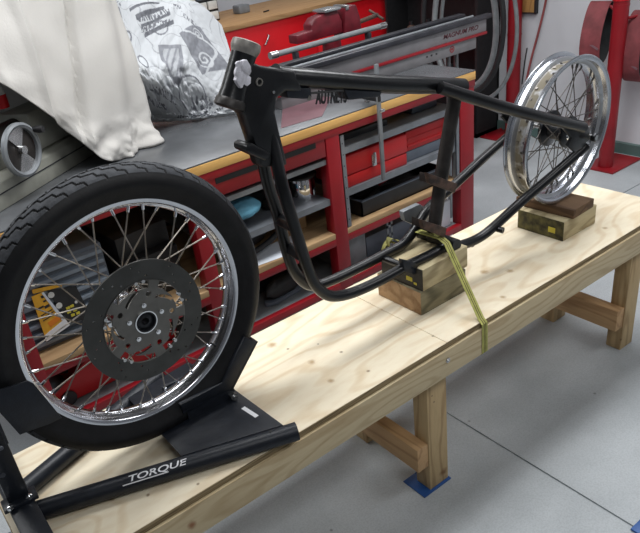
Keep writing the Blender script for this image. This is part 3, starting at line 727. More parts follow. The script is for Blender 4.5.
# end cross tube with bolts and foot
obj('cross_tube', MB().bb((-1.163, -.03, 0), (-1.108, .46, .05)), 'black', ck, bevel=.003)
obj('foot', MB().tube([(-1.095, .055, .002), (-1.095, .055, .03)], .013, 16), 'rubberblack', ck, smooth=True)
obj('clamp_bar', MB().box((-1.135, .212, .054), (.075, .04, .01), Matrix.Rotation(-.05, 3, 'Z')), 'black', ck, bevel=.002)
for (u, v) in ((28.8, 496.7), (10, 507.6)):
    q = atZ(u, v, .06); obj('bolt', MB().tube([q + Vector((0, 0, -.003)), q + Vector((0, 0, .003)), q + Vector((0, 0, .005))], [.008, .008, .005], 14), 'chrome', ck, smooth=True)
obj('upright', MB().bb((-1.158, .212, .05), (-1.112, .262, .33)), 'black', ck, bevel=.003)
for (u, v, y) in ((0, 447, .211), (2, 474, .211)):
    q = atY(u, v, y); obj('bolt', MB().tube([q, q + Vector((0, -.006, 0))], .006, 12), 'chrome', ck, smooth=True)
sp_ = [(-14, 393), (0, 390), (28, 381), (34, 384), (62, 418), (50, 424), (30, 431), (20, 435), (0, 413), (-14, 400)]
for y, dy in ((.160, .005), (.312, -.005)):
    base_ = [atY(u, v, .160) for u, v in sp_]
    obj('side_plate', MB().prism([Vector((p.x, y, p.z)) for p in base_], (0, dy, 0)), 'black', ck, bevel=.001)
obj('stop_plate', MB().bb((-1.118, .165, .235), (-1.1125, .307, .33)), 'black', ck, bevel=.001)
# rear cradle: V shaped channel against the tyre
ol = [(256, 342), (230.5, 390), (183, 412)]; il = [(245, 337), (222.5, 383), (180.5, 405)]
yN_ = .182
O3 = [atY(u, v, yN_) for u, v in ol]; I3 = [atY(u, v, yN_) for u, v in il]
for ys, dy in ((yN_, .012), (2 * YC - yN_, -.012)):
    sh = lambda p: Vector((p.x, ys, p.z))
    obj('cradle_flange', MB().prism([sh(I3[0]), sh(O3[0]), sh(O3[1]), sh(O3[2]), sh(I3[2]), sh(I3[1])], (0, dy, 0)), 'black', ck, bevel=.001)
wd = 2 * YC - 2 * yN_
mb = MB()
mb.prism([O3[0], O3[1], O3[1] + Vector((.006, 0, -.004)), O3[0] + Vector((.006, 0, -.002))], (0, wd, 0)).prism([O3[1], O3[2], O3[2] + Vector((0, 0, -.006)), O3[1] + Vector((.003, 0, -.006))], (0, wd, 0))
obj('cradle_plate', mb, 'black', ck)
obj('cradle_bracket', MB().prism([O3[1] + Vector((.012, .0, -.004)), Vector((O3[1].x + .01, yN_, .045)), Vector((O3[2].x + .01, yN_, .045)), O3[2] + Vector((.01, 0, -.004)), O3[1] + Vector((-.02, 0, -.006))], (0, .006, 0)), 'black', ck)
obj('cradle_bracket', MB().prism([O3[1] + Vector((.012, wd, -.004)), Vector((O3[1].x + .01, yN_ + wd, .045)), Vector((O3[2].x + .01, yN_ + wd, .045)), O3[2] + Vector((.01, wd, -.004)), O3[1] + Vector((-.02, wd, -.006))], (0, -.006, 0)), 'black', ck)
q = atY(233.5, 396, yN_ - .008)
obj('pivot_bolt', MB().tube([q + Vector((0, .010, 0)), q + Vector((0, -.006, 0))], .0105, 6).tube([q, q + Vector((0, -.012, 0))], .005, 14), 'steel', ck, smooth=True)
# TORQUE lettering on the near base tube
tm = text_mesh('TORQUE', .030, .0004, .22, .0004, 1.25)
w0 = min(p.x for p in tm.v); w1 = max(p.x for p in tm.v)
tc_ = (atZ(128, 470, .04) + atZ(181, 452, .04)) / 2
s0 = (tc_ - A0).dot(dA)
side = Vector((dA.y, -dA.x, 0))
if side.y > 0: side = -side
def on_tube(s_, ang, r=.0228): return A0 + dA * s_ + (side * math.sin(ang) + Vector((0, 0, 1)) * math.cos(ang)) * r
L_txt = .134
mbt = MB(); 
for p in tm.v:
    s_ = s0 + (p.x / (w1 - w0)) * L_txt; ang = .50 - p.y * .66 / .0225
    mbt.v.append(on_tube(s_, ang, .0229 + p.z))
mbt.f = tm.f
obj('lettering', mbt, 'white', ck, label='white slanted TORQUE lettering')
mbl = MB()
n_ = 20
for i in range(n_ + 1):
    s_ = s0 - L_txt / 2 - .012 + (L_txt * .78) * i / n_
    for a in (.90, 1.01):
        mbl.v.append(on_tube(s_, a, .0231))
mbl.f = [(2 * i, 2 * i + 1, 2 * i + 3, 2 * i + 2) for i in range(n_)]
obj('underline', mbl, 'white', ck, label='white line under the lettering')

# ------------------------------------------------------------------ red steel workbench behind
RY = 1.0; RZ = .372; RX0, RX1 = -.935, 1.297; RD = 1.82
rb = empty('steel_workbench', (.14, 1.4, FZ), label='long red steel workbench with a grey top and open shelves behind the plywood bench', cat='workbench')
obj('top_sheet', MB().bb((RX0, RY, RZ - .006), (RX1, RD, RZ)), 'benchgrey', rb, bevel=.001)
obj('top_board', MB().bb((RX0, RY - .0015, RZ - .041), (RX1 + .001, RD, RZ - .0062)), 'trimwood', rb, bevel=.001)
obj('edge_rail', MB().bb((RX0, RY + .0005, RZ - .072), (RX1, RY + .0035, RZ - .0412)), 'reddull', rb, bevel=.002)
obj('end_rail', MB().bb((RX1 - .03, RY + .03, RZ - .072), (RX1, RD - .03, RZ - .0412)), 'reddull', rb, bevel=.002)
obj('back_rail', MB().bb((RX0, RD - .03, RZ - .072), (RX1, RD, RZ - .0412)), 'reddull', rb, bevel=.002)
LEGX = ((-.932, -.874), (-.222, -.165), (.412, .482), (1.2, 1.293))
for x0, x1 in LEGX:
    obj('leg', MB().bb((x0, RY + .002, FZ), (x1, RY + .06, RZ - .0415)), 'reddull', rb, bevel=.003)
for x0, x1 in (LEGX[0], LEGX[2], LEGX[3]):
    obj('leg', MB().bb((x0, RD - .06, FZ), (x1, RD - .002, RZ - .0415)), 'reddull', rb, bevel=.003)
obj('back_panel', MB().bb((RX0 + .02, RD - .1, -.38), (RX1 - .26, RD - .09, RZ - .07)), 'darksteel', rb)
# drawer under the left half
dr = obj('drawer', MB().bb((-.16, RY + .004, .228), (.408, RY + .5, RZ - .0425)), 'reddull', rb, bevel=.002)
obj('slot_shade', MB().bb((-.104, RY + .0015, .278), (.36, RY + .02, .300)), 'groove', dr, label='near-black strip painted as the shade in the drawer pull')  # solid strip, its colour stands for the shade of a recess
def shelf(x0, x1, z, lip=.03, m='shelfsteel', y0=RY + .012, y1=RD - .11):
    s_ = obj('shelf', MB().bb((x0, y0 + .001, z - .003), (x1, y1, z)).bb((x0, y0, z - lip), (x1, y0 + .002, z)), m, rb)
    return s_
shelf(-.16, .41, .212, .02); shelf(.484, 1.19, .233, .027)
shelf(-.16, .41, .040, .026); shelf(.484, 1.19, .049, .028)
hb2 = MB()
for x in (.486, 1.172):
    obj('slotted_upright', MB().bb((x, RY + .006, -.115), (x + .022, RY + .01, .29)).bb((x, RY + .006, -.115), (x + .003, RY + .03, .29)), 'shelfsteel', rb)
hm = MB()
for i in range(8): hm.cyl((.497, RY + .0055, -.08 + i * .048), (.497, RY + .0065, -.08 + i * .048), .003, 8)
obj('upright_slots', hm, 'blackplastic', rb)
obj('lower_board', MB().bb((RX0, RY + .003, -.143), (RX1 - .1, RD - .1, -.118)), 'shelfwood', rb, bevel=.001)
obj('lower_rail', MB().bb((RX0, RY + .0025, -.176), (RX1 - .004, RY + .03, -.1435)), 'reddull', rb, bevel=.002)
obj('bottom_rail', MB().bb((RX0, RY + .0025, -.394), (RX1 - .06, RY + .03, -.362)), 'reddull', rb, bevel=.002)
obj('bottom_shelf', MB().bb((RX0, RY + .01, -.372), (RX1 - .1, RD - .1, -.364)), 'greymetal', rb)


def box_thing(name, x0, x1, y0, y1, z0, z1, m, label, cat, rz=0., group=None, lid=None, bev=.004, extra=None):
    r = empty(name, ((x0 + x1) / 2, (y0 + y1) / 2, z0), (0, 0, rz), label=label, cat=cat, group=group)
    hx, hy, h = (x1 - x0) / 2, (y1 - y0) / 2, z1 - z0
    obj('body', MB().bb((-hx, -hy, 0), (hx, hy, h * (.72 if lid else 1))), m, r, local=True, bevel=bev)
    if lid: obj('lid', MB().bb((-hx - .003, -hy - .003, h * .72 + .0008), (hx + .003, hy + .003, h)), lid, r, local=True, bevel=bev)
    for e in (extra or []):
        obj(e[0], MB().bb(Vector(e[1]), Vector(e[2])), e[3], r, local=True, bevel=.001)
    return r


# red two-tier toolbox on the right middle shelf
tb = empty('toolbox', (.66, 1.13, .0495), label='red steel toolbox with a small bright latch on the middle shelf', cat='toolbox')
obj('body', MB().bb((.515, RY + .025, .0495), (.872, RY + .24, .102)), 'redbox', tb, bevel=.004)
obj('lid', MB().prism([(.513, RY + .023, .106), (.513, RY + .242, .106), (.513, RY + .242, .188), (.513, RY + .19, .2), (.513, RY + .07, .2), (.513, RY + .023, .186)], (.361, 0, 0)), 'redbox', tb, bevel=.003)
lq = atY(374, 158, RY + .02)
obj('latch', MB().bb((lq.x - .013, RY + .016, .105), (lq.x + .011, RY + .0225, .155)).bb((lq.x - .009, RY + .011, .118), (lq.x + .007, RY + .0165, .165)), 'steel', tb, bevel=.001)
cs = empty('tool_case', (.98, 1.14, .0495), label='red plastic case with a slate lower half beside the latched toolbox', cat='case')
obj('lower_shell', MB().bb((.885, RY + .04, .0495), (1.14, RY + .28, .098)), 'greyplastic', cs, bevel=.004)
up_ = obj('upper_shell', MB().bb((.883, RY + .038, .099), (1.142, RY + .282, .192)), 'redbox', cs, bevel=.006)
obj('rib', MB().bb((.89, RY + .034, .118), (1.138, RY + .0385, .128)).bb((.89, RY + .034, .150), (1.138, RY + .0385, .156)), 'redbox', up_)
# upper right shelf contents
box_thing('storage_box', .99, 1.15, 1.10, 1.3, .2335, .28, 'greyplastic', 'small slate grey box on the top right shelf close to the seat tube', 'box')
box_thing('tool_roll', .53, .82, 1.08, 1.32, .2335, .262, 'blackplastic', 'flat black case on the top right shelf, left side', 'case')
# lower right: black tray with a red tool
tr = empty('tool_tray', (.83, 1.12, -.118), label='open black plastic tray on the lower shelf at the right holding red and black tools', cat='tray')
tx0, tx1, ty0, ty1 = .60, 1.13, RY + .04, RY + .3
mb = MB().bb((tx0, ty0, -.1178), (tx1, ty1, -.111)).bb((tx0, ty0, -.1178), (tx1, ty0 + .006, -.045)).bb((tx0, ty1 - .006, -.1178), (tx1, ty1, -.045)).bb((tx0, ty0, -.1178), (tx0 + .006, ty1, -.045)).bb((tx1 - .006, ty0, -.1178), (tx1, ty1, -.045))
obj('tray', mb, 'blackplastic', tr)
obj('rim', MB().bb((tx0 - .006, ty0 - .008, -.046), (tx1 + .006, ty0 + .006, -.04)).bb((tx0 - .006, ty0 - .008, -.046), (tx0 + .004, ty1 + .006, -.04)), 'greyplastic', tr, bevel=.001)
gp = empty('pliers', (.86, 1.16, -.06), (0, 0, .35), label='red handled pliers lying in the black tray on the lower shelf', cat='pliers')
obj('handle', MB().tube([(-.09, -.012, .024), (-.03, -.018, .026), (.02, -.004, .026)], [.009, .010, .006], 10), 'redbox', gp, smooth=True, local=True)
obj('handle', MB().tube([(-.09, .016, .024), (-.03, .02, .026), (.02, .004, .026)], [.009, .010, .006], 10), 'redbox', gp, smooth=True, local=True)
obj('jaw', MB().tube([(.02, 0, .026), (.045, 0, .026), (.085, 0, .026)], [.012, .012, .004], 10), 'frameworn', gp, smooth=True, local=True)
obj('tool_pile', MB().tube([(.64, 1.1, -.095), (.9, 1.2, -.085)], .012, 10).tube([(.7, 1.2, -.09), (1.05, 1.1, -.082)], .014, 10).bb((.63, 1.08, -.108), (1.09, 1.26, -.1)), 'frameworn', None, base=True,
    label='dark loose tools heaped in the black tray', cat='tools', kind='stuff')
# bar clamp hooked on the bench front
bc = empty('bar_clamp', (.675, RY - .02, .03), label='upright grey bar clamp hooked over the red bench front', cat='clamp')
ca, cb = atY(376.5, 64, RY - .02), atY(383, 180, RY - .02); ca.x = (ca.x + cb.x) / 2
obj('bar', MB().bb((ca.x - .009, RY - .026, cb.z), (ca.x + .009, RY - .016, ca.z)), 'greymetal', bc, bevel=.001)
obj('jaw', MB().bb((ca.x - .008, RY - .028, RZ + .012), (ca.x + .008, RY + .07, RZ + .036)), 'blackplastic', bc, bevel=.002)
obj('screw', MB().tube([(ca.x, RY + .05, RZ + .0005), (ca.x, RY + .05, RZ + .085)], .005, 12).tube([(ca.x, RY + .05, RZ + .0003), (ca.x, RY + .05, RZ + .006)], .012, 16), 'steel', bc, smooth=True)
qq = atY(381, 110, RY - .02)
obj('collar', MB().bb((qq.x - .013, RY - .03, qq.z - .008), (qq.x + .013, RY - .012, qq.z + .004)), 'steel', bc, bevel=.001)
# left shelf contents
cn = atY(306, 205, RY + .13)
ct = empty('metal_canister', (cn.x, RY + .14, .0405), label='shiny round metal canister with a dark lid on the shelf behind the frame tubes', cat='canister')
obj('body', MB().revolve([(0, .0), (0, .055), (.085, .055), (.088, .053), (.088, 0)], (cn.x, RY + .14, .041), 'Z', 40), 'chrome', ct, smooth=True)
obj('lid', MB().revolve([(.0885, 0), (.0885, .064), (.097, .066), (.104, .058), (.107, 0)], (cn.x, RY + .14, .041), 'Z', 40), 'frameworn', ct, smooth=True)
def blob(c, r, seed=0, amp=.18, n=24, flat=0.):
    mb = MB(); c = Vector(c)
    for i in range(n + 1):
        for k in range(n * 2):
            a = PI * i / n; t = 2 * PI * k / (n * 2)
            d = Vector((math.sin(a) * math.cos(t), math.sin(a) * math.sin(t), math.cos(a)))
            s_ = 1 + amp * noise.noise(d * 1.8 + Vector((seed, 0, 0))) + amp * .4 * noise.noise(d * 5 + Vector((0, seed, 0)))
            p = Vector((d.x * r[0], d.y * r[1], d.z * r[2])) * s_
            p.z = max(p.z, -r[2] * .7)
            mb.v.append(c + p)
    for i in range(n):
        for k in range(n * 2):
            k2 = (k + 1) % (n * 2); mb.f.append((i * 2 * n + k, i * 2 * n + k2, (i + 1) * 2 * n + k2, (i + 1) * 2 * n + k))
    return mb
q = atY(238, 206, RY + .12)
bg_ = empty('shoulder_bag', (q.x, RY + .2, -.118), label='soft black bag standing on the lower shelf just right of the front tyre', cat='bag')
obj('bag_body', blob((q.x + .05, RY + .27, -.062), (.15, .11, .075), 3, .15), 'blackplastic', bg_, smooth=True)
obj('bag_strap', MB().tube(smooth_path([(q.x - .08, RY + .13, -.05), (q.x - .02, RY + .09, -.085), (q.x + .08, RY + .08, -.07), (q.x + .18, RY + .1, -.04)], 6), .012, 10), 'rubberblack', bg_, smooth=True)
# blue glove-like pouch resting on it
bl = atY(241, 207, RY + .08)
obj('cap', blob((bl.x - .005, RY + .085, bl.z - .01), (.085, .06, .042), 7, .12), 'bluecloth', None, smooth=True, base=True, label='light blue cloth cap lying on the black bag right of the front tyre', cat='cap')
cc = atY(281, 196, RY + .1)
cp2 = [Vector((cc.x + (.055 + .004 * math.sin(i * .9)) * math.cos(i * .35), RY + .15 + (.045 + .004 * math.cos(i * .7)) * math.sin(i * .35), .048 + .006 * (i // 18))) for i in range(72)]
obj('cable_coil', MB().tube(cp2, .0055, 8), 'rubberblack', None, smooth=True, base=True, label='coil of black cable on the steel shelf left of the shiny canister', cat='cable')
box_thing('cardboard_box', .24, .38, 1.16, 1.36, -.1178, -.03, 'shelfwood', 'brown box at the back of the lower shelf beside the middle red leg', 'box')
# paper on lower shelf
pp_ = [atZ(223, 263, -.1165), atZ(226, 246, -.1165), atZ(275, 224, -.1165), atZ(284, 240, -.1165)]
pa = [atZ(u, v, -.1172) for u, v in ((244, 258), (254, 251.6), (279, 241), (299, 232.5), (303, 247), (284, 256.5), (256, 266.6), (246, 271))]
pa = [Vector((p.x, max(p.y, RY + .004), p.z)) for p in pa]
obj('paper_sheet', MB().prism(pa, (0, 0, .0015)), 'paper', None, base=True, label='white paper sheet on the lower shelf at the front edge, behind the front frame tubes', cat='paper')
# corrugated slate crate with a yellow card, seen through the front wheel
gr = empty('ribbed_case', (-.74, 1.2, -.118), label='slate grey ribbed plastic case seen through the left of the front wheel', cat='case')
obj('body', MB().bb((-.90, RY + .09, -.1175), (-.545, RY + .42, .19)), 'greyplastic', gr, bevel=.006)
for i in range(8):
    z = -.098 + i * .036
    if i < 8: obj('rib', MB().prism([(-.89, RY + .0895, z), (-.89, RY + .072, z + .004), (-.89, RY + .072, z + .017), (-.89, RY + .0895, z + .021)], (.335, 0, 0)), 'riblit', gr, bevel=.001)
cdq = [atY(u, v, RY + .062) for u, v in ((31.5, 297), (43.5, 292), (70, 325), (46.5, 341.5))]
cdr = empty('blister_card', (cdq[0].x, RY + .062, cdq[3].z), label='yellow and white blister card hanging on the ribbed case', cat='card')
obj('card', MB().prism([cdq[0], cdq[1], cdq[2], cdq[3]], (0, .003, 0)), 'yellow', cdr)
def quad_pt(a, b_): return (cdq[0].lerp(cdq[3], b_)).lerp(cdq[1].lerp(cdq[2], b_), a)
wq = [quad_pt(0, .86), quad_pt(1, .80), quad_pt(1, 1), quad_pt(0, 1)]
def lift(ps, d=.0012): return [p + Vector((0, -d, 0)) for p in ps]
obj('white_band', MB().prism(lift(wq), (0, .001, 0)), 'white', cdr)
obj('white_edge', MB().prism(lift([quad_pt(.82, 0), quad_pt(1, 0), quad_pt(1, .8), quad_pt(.86, .8)]), (0, .001, 0)), 'paper', cdr)
for (a0_, a1_, b0_, b1_) in ((.15, .5, .27, .31), (.62, .8, .06, .12), (.5, .8, .30, .36), (.15, .8, .44, .46), (.15, .8, .50, .52), (.15, .7, .56, .58), (.6, .8, .18, .22)):
    obj('print', MB().prism(lift([quad_pt(a0_, b0_), quad_pt(a1_, b0_), quad_pt(a1_, b1_), quad_pt(a0_, b1_)]), (0, .001, 0)), 'blackplastic', cdr)
obj('print', MB().prism(lift([quad_pt(.3, .66), quad_pt(.85, .64), quad_pt(.9, .76), quad_pt(.35, .78)]), (0, .001, 0)), mat('orange_print', srgb(226, 130, 30)), cdr)
# small packs pinned beside the card
pk = empty('blister_card', (-.63, RY + .06, .03), label='dark blister card with round white spots and small yellow print, right of the yellow card', cat='card')
k4 = [atY(u, v, RY + .064) for u, v in ((47, 291), (76, 286), (92, 318), (70, 323))]
obj('card', MB().prism(k4, (0, .003, 0)), 'blackplastic', pk)
for (u, v, r_, m_) in ((51, 295, .011, 'bin'), (59, 305.5, .011, 'bin'), (76, 302, .005, 'bin')):
    q = atY(u, v, RY + .063); obj('spot', MB().cyl(q, q + Vector((0, -.002, 0)), r_, 16), m_, pk)
for (u, v) in ((68, 308), (72, 306), (69, 312), (75, 310), (73, 315), (78, 313)):
    q = atY(u, v, RY + .063); obj('print', MB().box(q, (.013, .002, .009)), 'yellowmark', pk)
k5 = [atY(u, v, RY + .064) for u, v in ((32, 290), (62, 284), (62, 286.5), (33, 294))]
obj('orange_pencil_strip', MB().prism(k5, (0, .004, 0)), 'yellow', None, base=True, label='thin orange strip label above the blister cards', cat='label')
# dark boxes right half behind the wheel
box_thing('storage_box', -.50, -.26, 1.12, 1.4, -.1178, .06, 'blackplastic', 'black box on the lower shelf seen through the middle of the front wheel', 'box', lid='blackplastic')
box_thing('storage_box', -.49, -.27, 1.16, 1.42, .0605, .15, 'blackplastic', 'smaller black box stacked on the black box behind the front wheel', 'box', rz=.1)
# under the lower shelf: red trolley jack and boxes
jk = empty('trolley_jack', (-.55, 1.12, -.364), label='red trolley jack lying under the lower shelf, seen through the bottom of the front wheel', cat='jack')
obj('side_plate', MB().prism([(-.86, RY + .08, -.355), (-.86, RY + .08, -.30), (-.70, RY + .08, -.21), (-.62, RY + .08, -.22), (-.30, RY + .08, -.335), (-.30, RY + .08, -.355)], (0, .01, 0)), 'redbox', jk, bevel=.002)
obj('side_plate', MB().prism([(-.86, RY + .22, -.355), (-.86, RY + .22, -.30), (-.70, RY + .22, -.21), (-.62, RY + .22, -.22), (-.30, RY + .22, -.335), (-.30, RY + .22, -.355)], (0, .01, 0)), 'redbox', jk, bevel=.002)
obj('lift_arm', MB().prism([(-.66, RY + .12, -.27), (-.64, RY + .12, -.21), (-.34, RY + .12, -.29), (-.35, RY + .12, -.325)], (0, .07, 0)), 'redbox', jk, bevel=.003)
obj('wheel', MB().tube([(-.82, RY + .07, -.334), (-.82, RY + .245, -.334)], .029, 24), 'blackplastic', jk, smooth=True)
obj('wheel', MB().tube([(-.34, RY + .07, -.340), (-.34, RY + .245, -.340)], .023, 24), 'blackplastic', jk, smooth=True)
obj('handle', MB().tube([(-.78, RY + .155, -.27), (-.92, RY + .155, -.20)], .013, 14), 'blackplastic', jk, smooth=True)
obj('saddle', MB().tube([(-.36, RY + .155, -.288), (-.36, RY + .155, -.272)], .03, 20), 'steel', jk, smooth=True)
box_thing('storage_box', -.04, .24, 1.21, 1.45, -.3635, -.21, 'darksteel', 'dark grey box under the lower shelf right of the front tyre', 'box', bev=.006)
sh = empty('work_shoe', (.2, 1.13, -.3635), (0, 0, .25), label='black shoe with a pale sole edge on the bottom shelf behind the front frame tubes', cat='shoe')
obj('upper', blob((0, 0, .05), (.12, .045, .048), 5, .1), 'rubberblack', sh, smooth=True, local=True)
obj('sole', MB().prism([(.135 * math.cos(a) * 1.0, .047 * math.sin(a) * (1.1 if math.cos(a) > 0 else .9), 0) for a in [2 * PI * i / 28 for i in range(28)]], (0, 0, .016)), 'greyplastic', sh, local=True, bevel=.003)
box_thing('storage_box', .50, .64, 1.08, 1.3, -.3635, -.20, 'greymetal', 'grey steel box on the bottom shelf right of the third red leg', 'box', bev=.003)
box_thing('storage_box', .66, .98, 1.10, 1.35, -.3635, -.26, 'greyplastic', 'long slate box on the bottom shelf behind the yellow strap', 'box', bev=.004)
br = empty('slotted_bracket', (.76, 1.05, -.3635), label='slotted steel bracket standing under the lower shelf near the strap end', cat='bracket')
q0 = atY(389, 224, 1.05)
mb = MB().bb((q0.x - .018, 1.046, -.3632), (q0.x - .008, 1.05, -.18)).bb((q0.x + .008, 1.046, -.3632), (q0.x + .018, 1.05, -.18))
for i in range(5): mb.bb((q0.x - .018, 1.046, -.3632 + i * .0445), (q0.x + .018, 1.05, -.350 + i * .0445))
obj('plate', mb, 'greymetal', br)
# small pale box on the lower board at the right end
box_thing('cardboard_box', 1.02, 1.17, 1.045, 1.17, -.3635, -.23, 'paper', 'pale grey box beneath the lower shelf at the right end, behind the seat tube', 'box', bev=.003)

# ------------------------------------------------------------------ things on the red bench
ms = empty('pink_patch', (.3, 1.1, RZ), label='thin dull pink patch lying on the grey bench top', cat='mat')
mp_ = [(287, 101), (300, 92), (347, 90), (342, 95), (321, 118), (283, 130)]
pts = [atZ(u, v, RZ + .0012) for u, v in ((281, 128), (283, 104), (306, 95), (331, 97), (322, 116))]
obj('sheet', MB().prism([p - Vector((0, 0, .0011)) for p in pts], (0, 0, .0015)), 'dullpink', ms)  # thin flat sheet gives this area a dull pink tint
mg = empty('panel_machine', (1.0, 1.45, RZ), label='long grey machine bed with a red stripe and dark lettering lying along the bench top', cat='machine')
X0, X1 = .40, 1.735
obj('lower_panel', MB().bb((X0 + .03, 1.302, RZ + .0005), (X1 - .075, 1.36, .428)), 'magpanel', mg, bevel=.001)
obj('red_stripe', MB().bb((X0 + .01, 1.294, .4285), (X1, 1.34, .441)), 'reddull', mg, bevel=.001)
obj('side_panel', MB().bb((X0, 1.300, .4415), (X1, 1.35, .500)), 'magpanel', mg, bevel=.001)
obj('front_bar', MB().bb((X0, 1.288, .502), (X1 + .03, 1.322, .524)), 'magdeck', mg, bevel=.003)
obj('deck', MB().bb((X0, 1.322, .480), (X1 - .01, 1.50, .512)), 'magdeck', mg, bevel=.002)
obj('rear_bar', MB().bb((X0 - .02, 1.40, .5125), (X1 - .04, 1.445, .530)), 'magdeck', mg, bevel=.004)
obj('guide_rail', MB().tube([(X0, 1.345, .5195), (X1 - .05, 1.345, .5195)], .007, 12), 'greymetal', mg, smooth=True)
obj('rear_beam', MB().bb((X0 + .03, 1.47, RZ + .0005), (X1 - .075, 1.50, .48)), 'magpanel', mg, bevel=.001)
for x in (X0 + .2, X1 - .16): obj('spacer', MB().bb((x, 1.36, .40), (x + .04, 1.47, .48)), 'magpanel', mg)
tmx = text_mesh('MAGNUM PRO', .05, .0006, .25, .0008, 1.0)
w0 = min(p.x for p in tmx.v); w1 = max(p.x for p in tmx.v)
ta, tb_ = atY(443, 32, 1.2998), atY(478, 25.5, 1.2998)
k = (tb_.x - ta.x) / (w1 - w0)
tmx.v = [Vector((p.x * k, p.y * .60, p.z)) for p in tmx.v]
obj('lettering', place(tmx, Vector(((ta.x + tb_.x) / 2, 1.2995, (.472))), (1, 0, 0), (0, 0, 1)), mat('dark_red_lettering', srgb(74, 26, 34)), mg, label='dark slanted MAGNUM PRO lettering')
q = atY(452, 47, 1.3015)
obj('emblem', MB().revolve([(0, .012), (0, .016), (-.0008, .016), (-.0008, .012)], (q.x, 1.3015, .404), n=28).revolve([(0, .0), (0, .006), (-.0008, .006), (-.0008, 0)], (q.x, 1.3015, .404), n=20), 'reddull', mg, label='small red round emblem')
for u in (427, 431.5, 436.5):
    q = atY(u, 55, 1.3015); obj('screw_hole', MB().box((q.x, 1.3013, .405), (.010, .002, .008)), 'blackplastic', mg)
# stand frame carrying the overhanging end
for x in (1.56, 1.62):
    obj('leg_frame', MB().tube([(x, 1.40, FZ), (x, 1.40, .4)], .012, 12), 'greymetal', mg, smooth=True)
obj('leg_frame', MB().tube([(1.56, 1.40, -.1), (1.62, 1.40, -.1)], .009, 10), 'greymetal', mg, smooth=True)
tb1 = empty('steel_pipe', (.99, 1.6, .5), label='grey steel pipe lying along the machine beside the vise', cat='pipe')
ta, tb_ = atZ(272, 55, .53), atZ(384, 25, .53); ta.y = tb_.y = 1.56; ta = atY(272, 55, 1.56); tb_ = atY(384, 25, 1.56)
ta = Vector((ta.x, 1.56, .545)); tb_ = Vector((tb_.x, 1.56, .545))
obj('pipe', MB().tube([ta, tb_], .013, 20), 'hosegrey', tb1, smooth=True)
obj('end_cap', MB().tube([ta - Vector((.012, 0, 0)), ta + Vector((.03, 0, 0))], .0165, 20), 'steel', tb1, smooth=True)
obj('end_cap', MB().tube([tb_ - Vector((.03, 0, 0)), tb_ + Vector((.01, 0, 0))], .0155, 20), 'steel', tb1, smooth=True)
for x in (ta.x + .12, tb_.x - .12): obj('pipe_rest', MB().bb((x, 1.545, RZ + .0005), (x + .02, 1.575, .533)), 'magdeck', tb1, bevel=.002)

vs = empty('bench_vise', (1.05, 1.68, RZ), label='dark red bench vise at the back of the grey bench top', cat='vise')
VY = 1.68
def V(u, v): p = atY(u, v, VY); return p.x, p.z
x_, z_ = V(291, 42); xb, zb = V(352, 30)
vx = lambda u: atY(u, 25, VY).x
obj('base', MB().tube([(vx(330), VY, RZ + .0005), (vx(330), VY, RZ + .02), (vx(330), VY, RZ + .03), (vx(330), VY, .52)], [.085, .085, .055, .045], 28), 'vise_red', vs, smooth=True)
zt = atY(333, 4, VY).z
obj('sliding_jaw', MB().prism([(vx(291), VY - .035, .545), (vx(291), VY - .035, .585), (vx(307), VY - .035, .590), (vx(307), VY - .035, .615), (vx(312), VY - .035, .640), (vx(326), VY - .035, .655), (vx(334), VY - .035, .655), (vx(338), VY - .035, .60), (vx(338), VY - .035, .545)], (0, .07, 0)), 'vise_red', vs, bevel=.006)
obj('fixed_jaw', MB().prism([(vx(338), VY - .045, .52), (vx(341), VY - .045, .66), (vx(352), VY - .045, .66), (vx(355), VY - .045, .60), (vx(356), VY - .045, .52)], (0, .09, 0)), 'vise_red', vs, bevel=.006)
obj('jaw_plate', MB().bb((vx(320), VY - .05, .655), (vx(336), VY + .05, .668)), 'steel', vs, bevel=.002)
obj('jaw_plate', MB().bb((vx(341), VY - .05, .645), (vx(344), VY + .05, .668)), 'steel', vs, bevel=.002)
obj('screw', MB().tube([(vx(355), VY, .565), (vx(378), VY, .578)], .011, 14), 'rust', vs, smooth=True)
obj('handle', MB().tube([(vx(377), VY - .05, .56), (vx(377), VY + .05, .60)], .007, 10), 'rust', vs, smooth=True)

# lathe with handwheel at the left, partly under the sheet
la0 = atZ(0, 213, RZ); la1 = atZ(100, 151, RZ)
ld_ = (la1 - la0).normalized(); ln_ = Vector((-ld_.y, ld_.x, 0)); 
lz = math.atan2(ld_.y, ld_.x)
lr = empty('bench_lathe', (la0.x, la0.y, RZ + .0008), (0, 0, lz), label='grey green bench lathe under the cloth at the left edge', cat='lathe')
obj('bed', MB().prism([(-.35, 0, 0), (-.35, 0, .085), (-.35, .02, .10), (-.35, .17, .10), (-.35, .17, 0)], (1.0, 0, 0)), 'lathe', lr, local=True, bevel=.004)
obj('bed_groove', MB().bb((-.30, -.002, .05), (.62, .001, .054)), 'darksteel', lr, local=True)
obj('tray', MB().bb((-.35, .05, .101), (.16, .07, .165)).bb((.14, .05, .101), (.16, .165, .165)).bb((-.35, .07, .101), (.14, .165, .108)), 'lathe', lr, local=True, bevel=.003)
obj('headstock', MB().bb((.30, .03, .101), (.56, .165, .24)), 'lathe', lr, local=True, bevel=.01)
obj('spindle', MB().tube([(.16, .10, .19), (.30, .10, .19)], .035, 24), 'frameworn', lr, smooth=True, local=True)
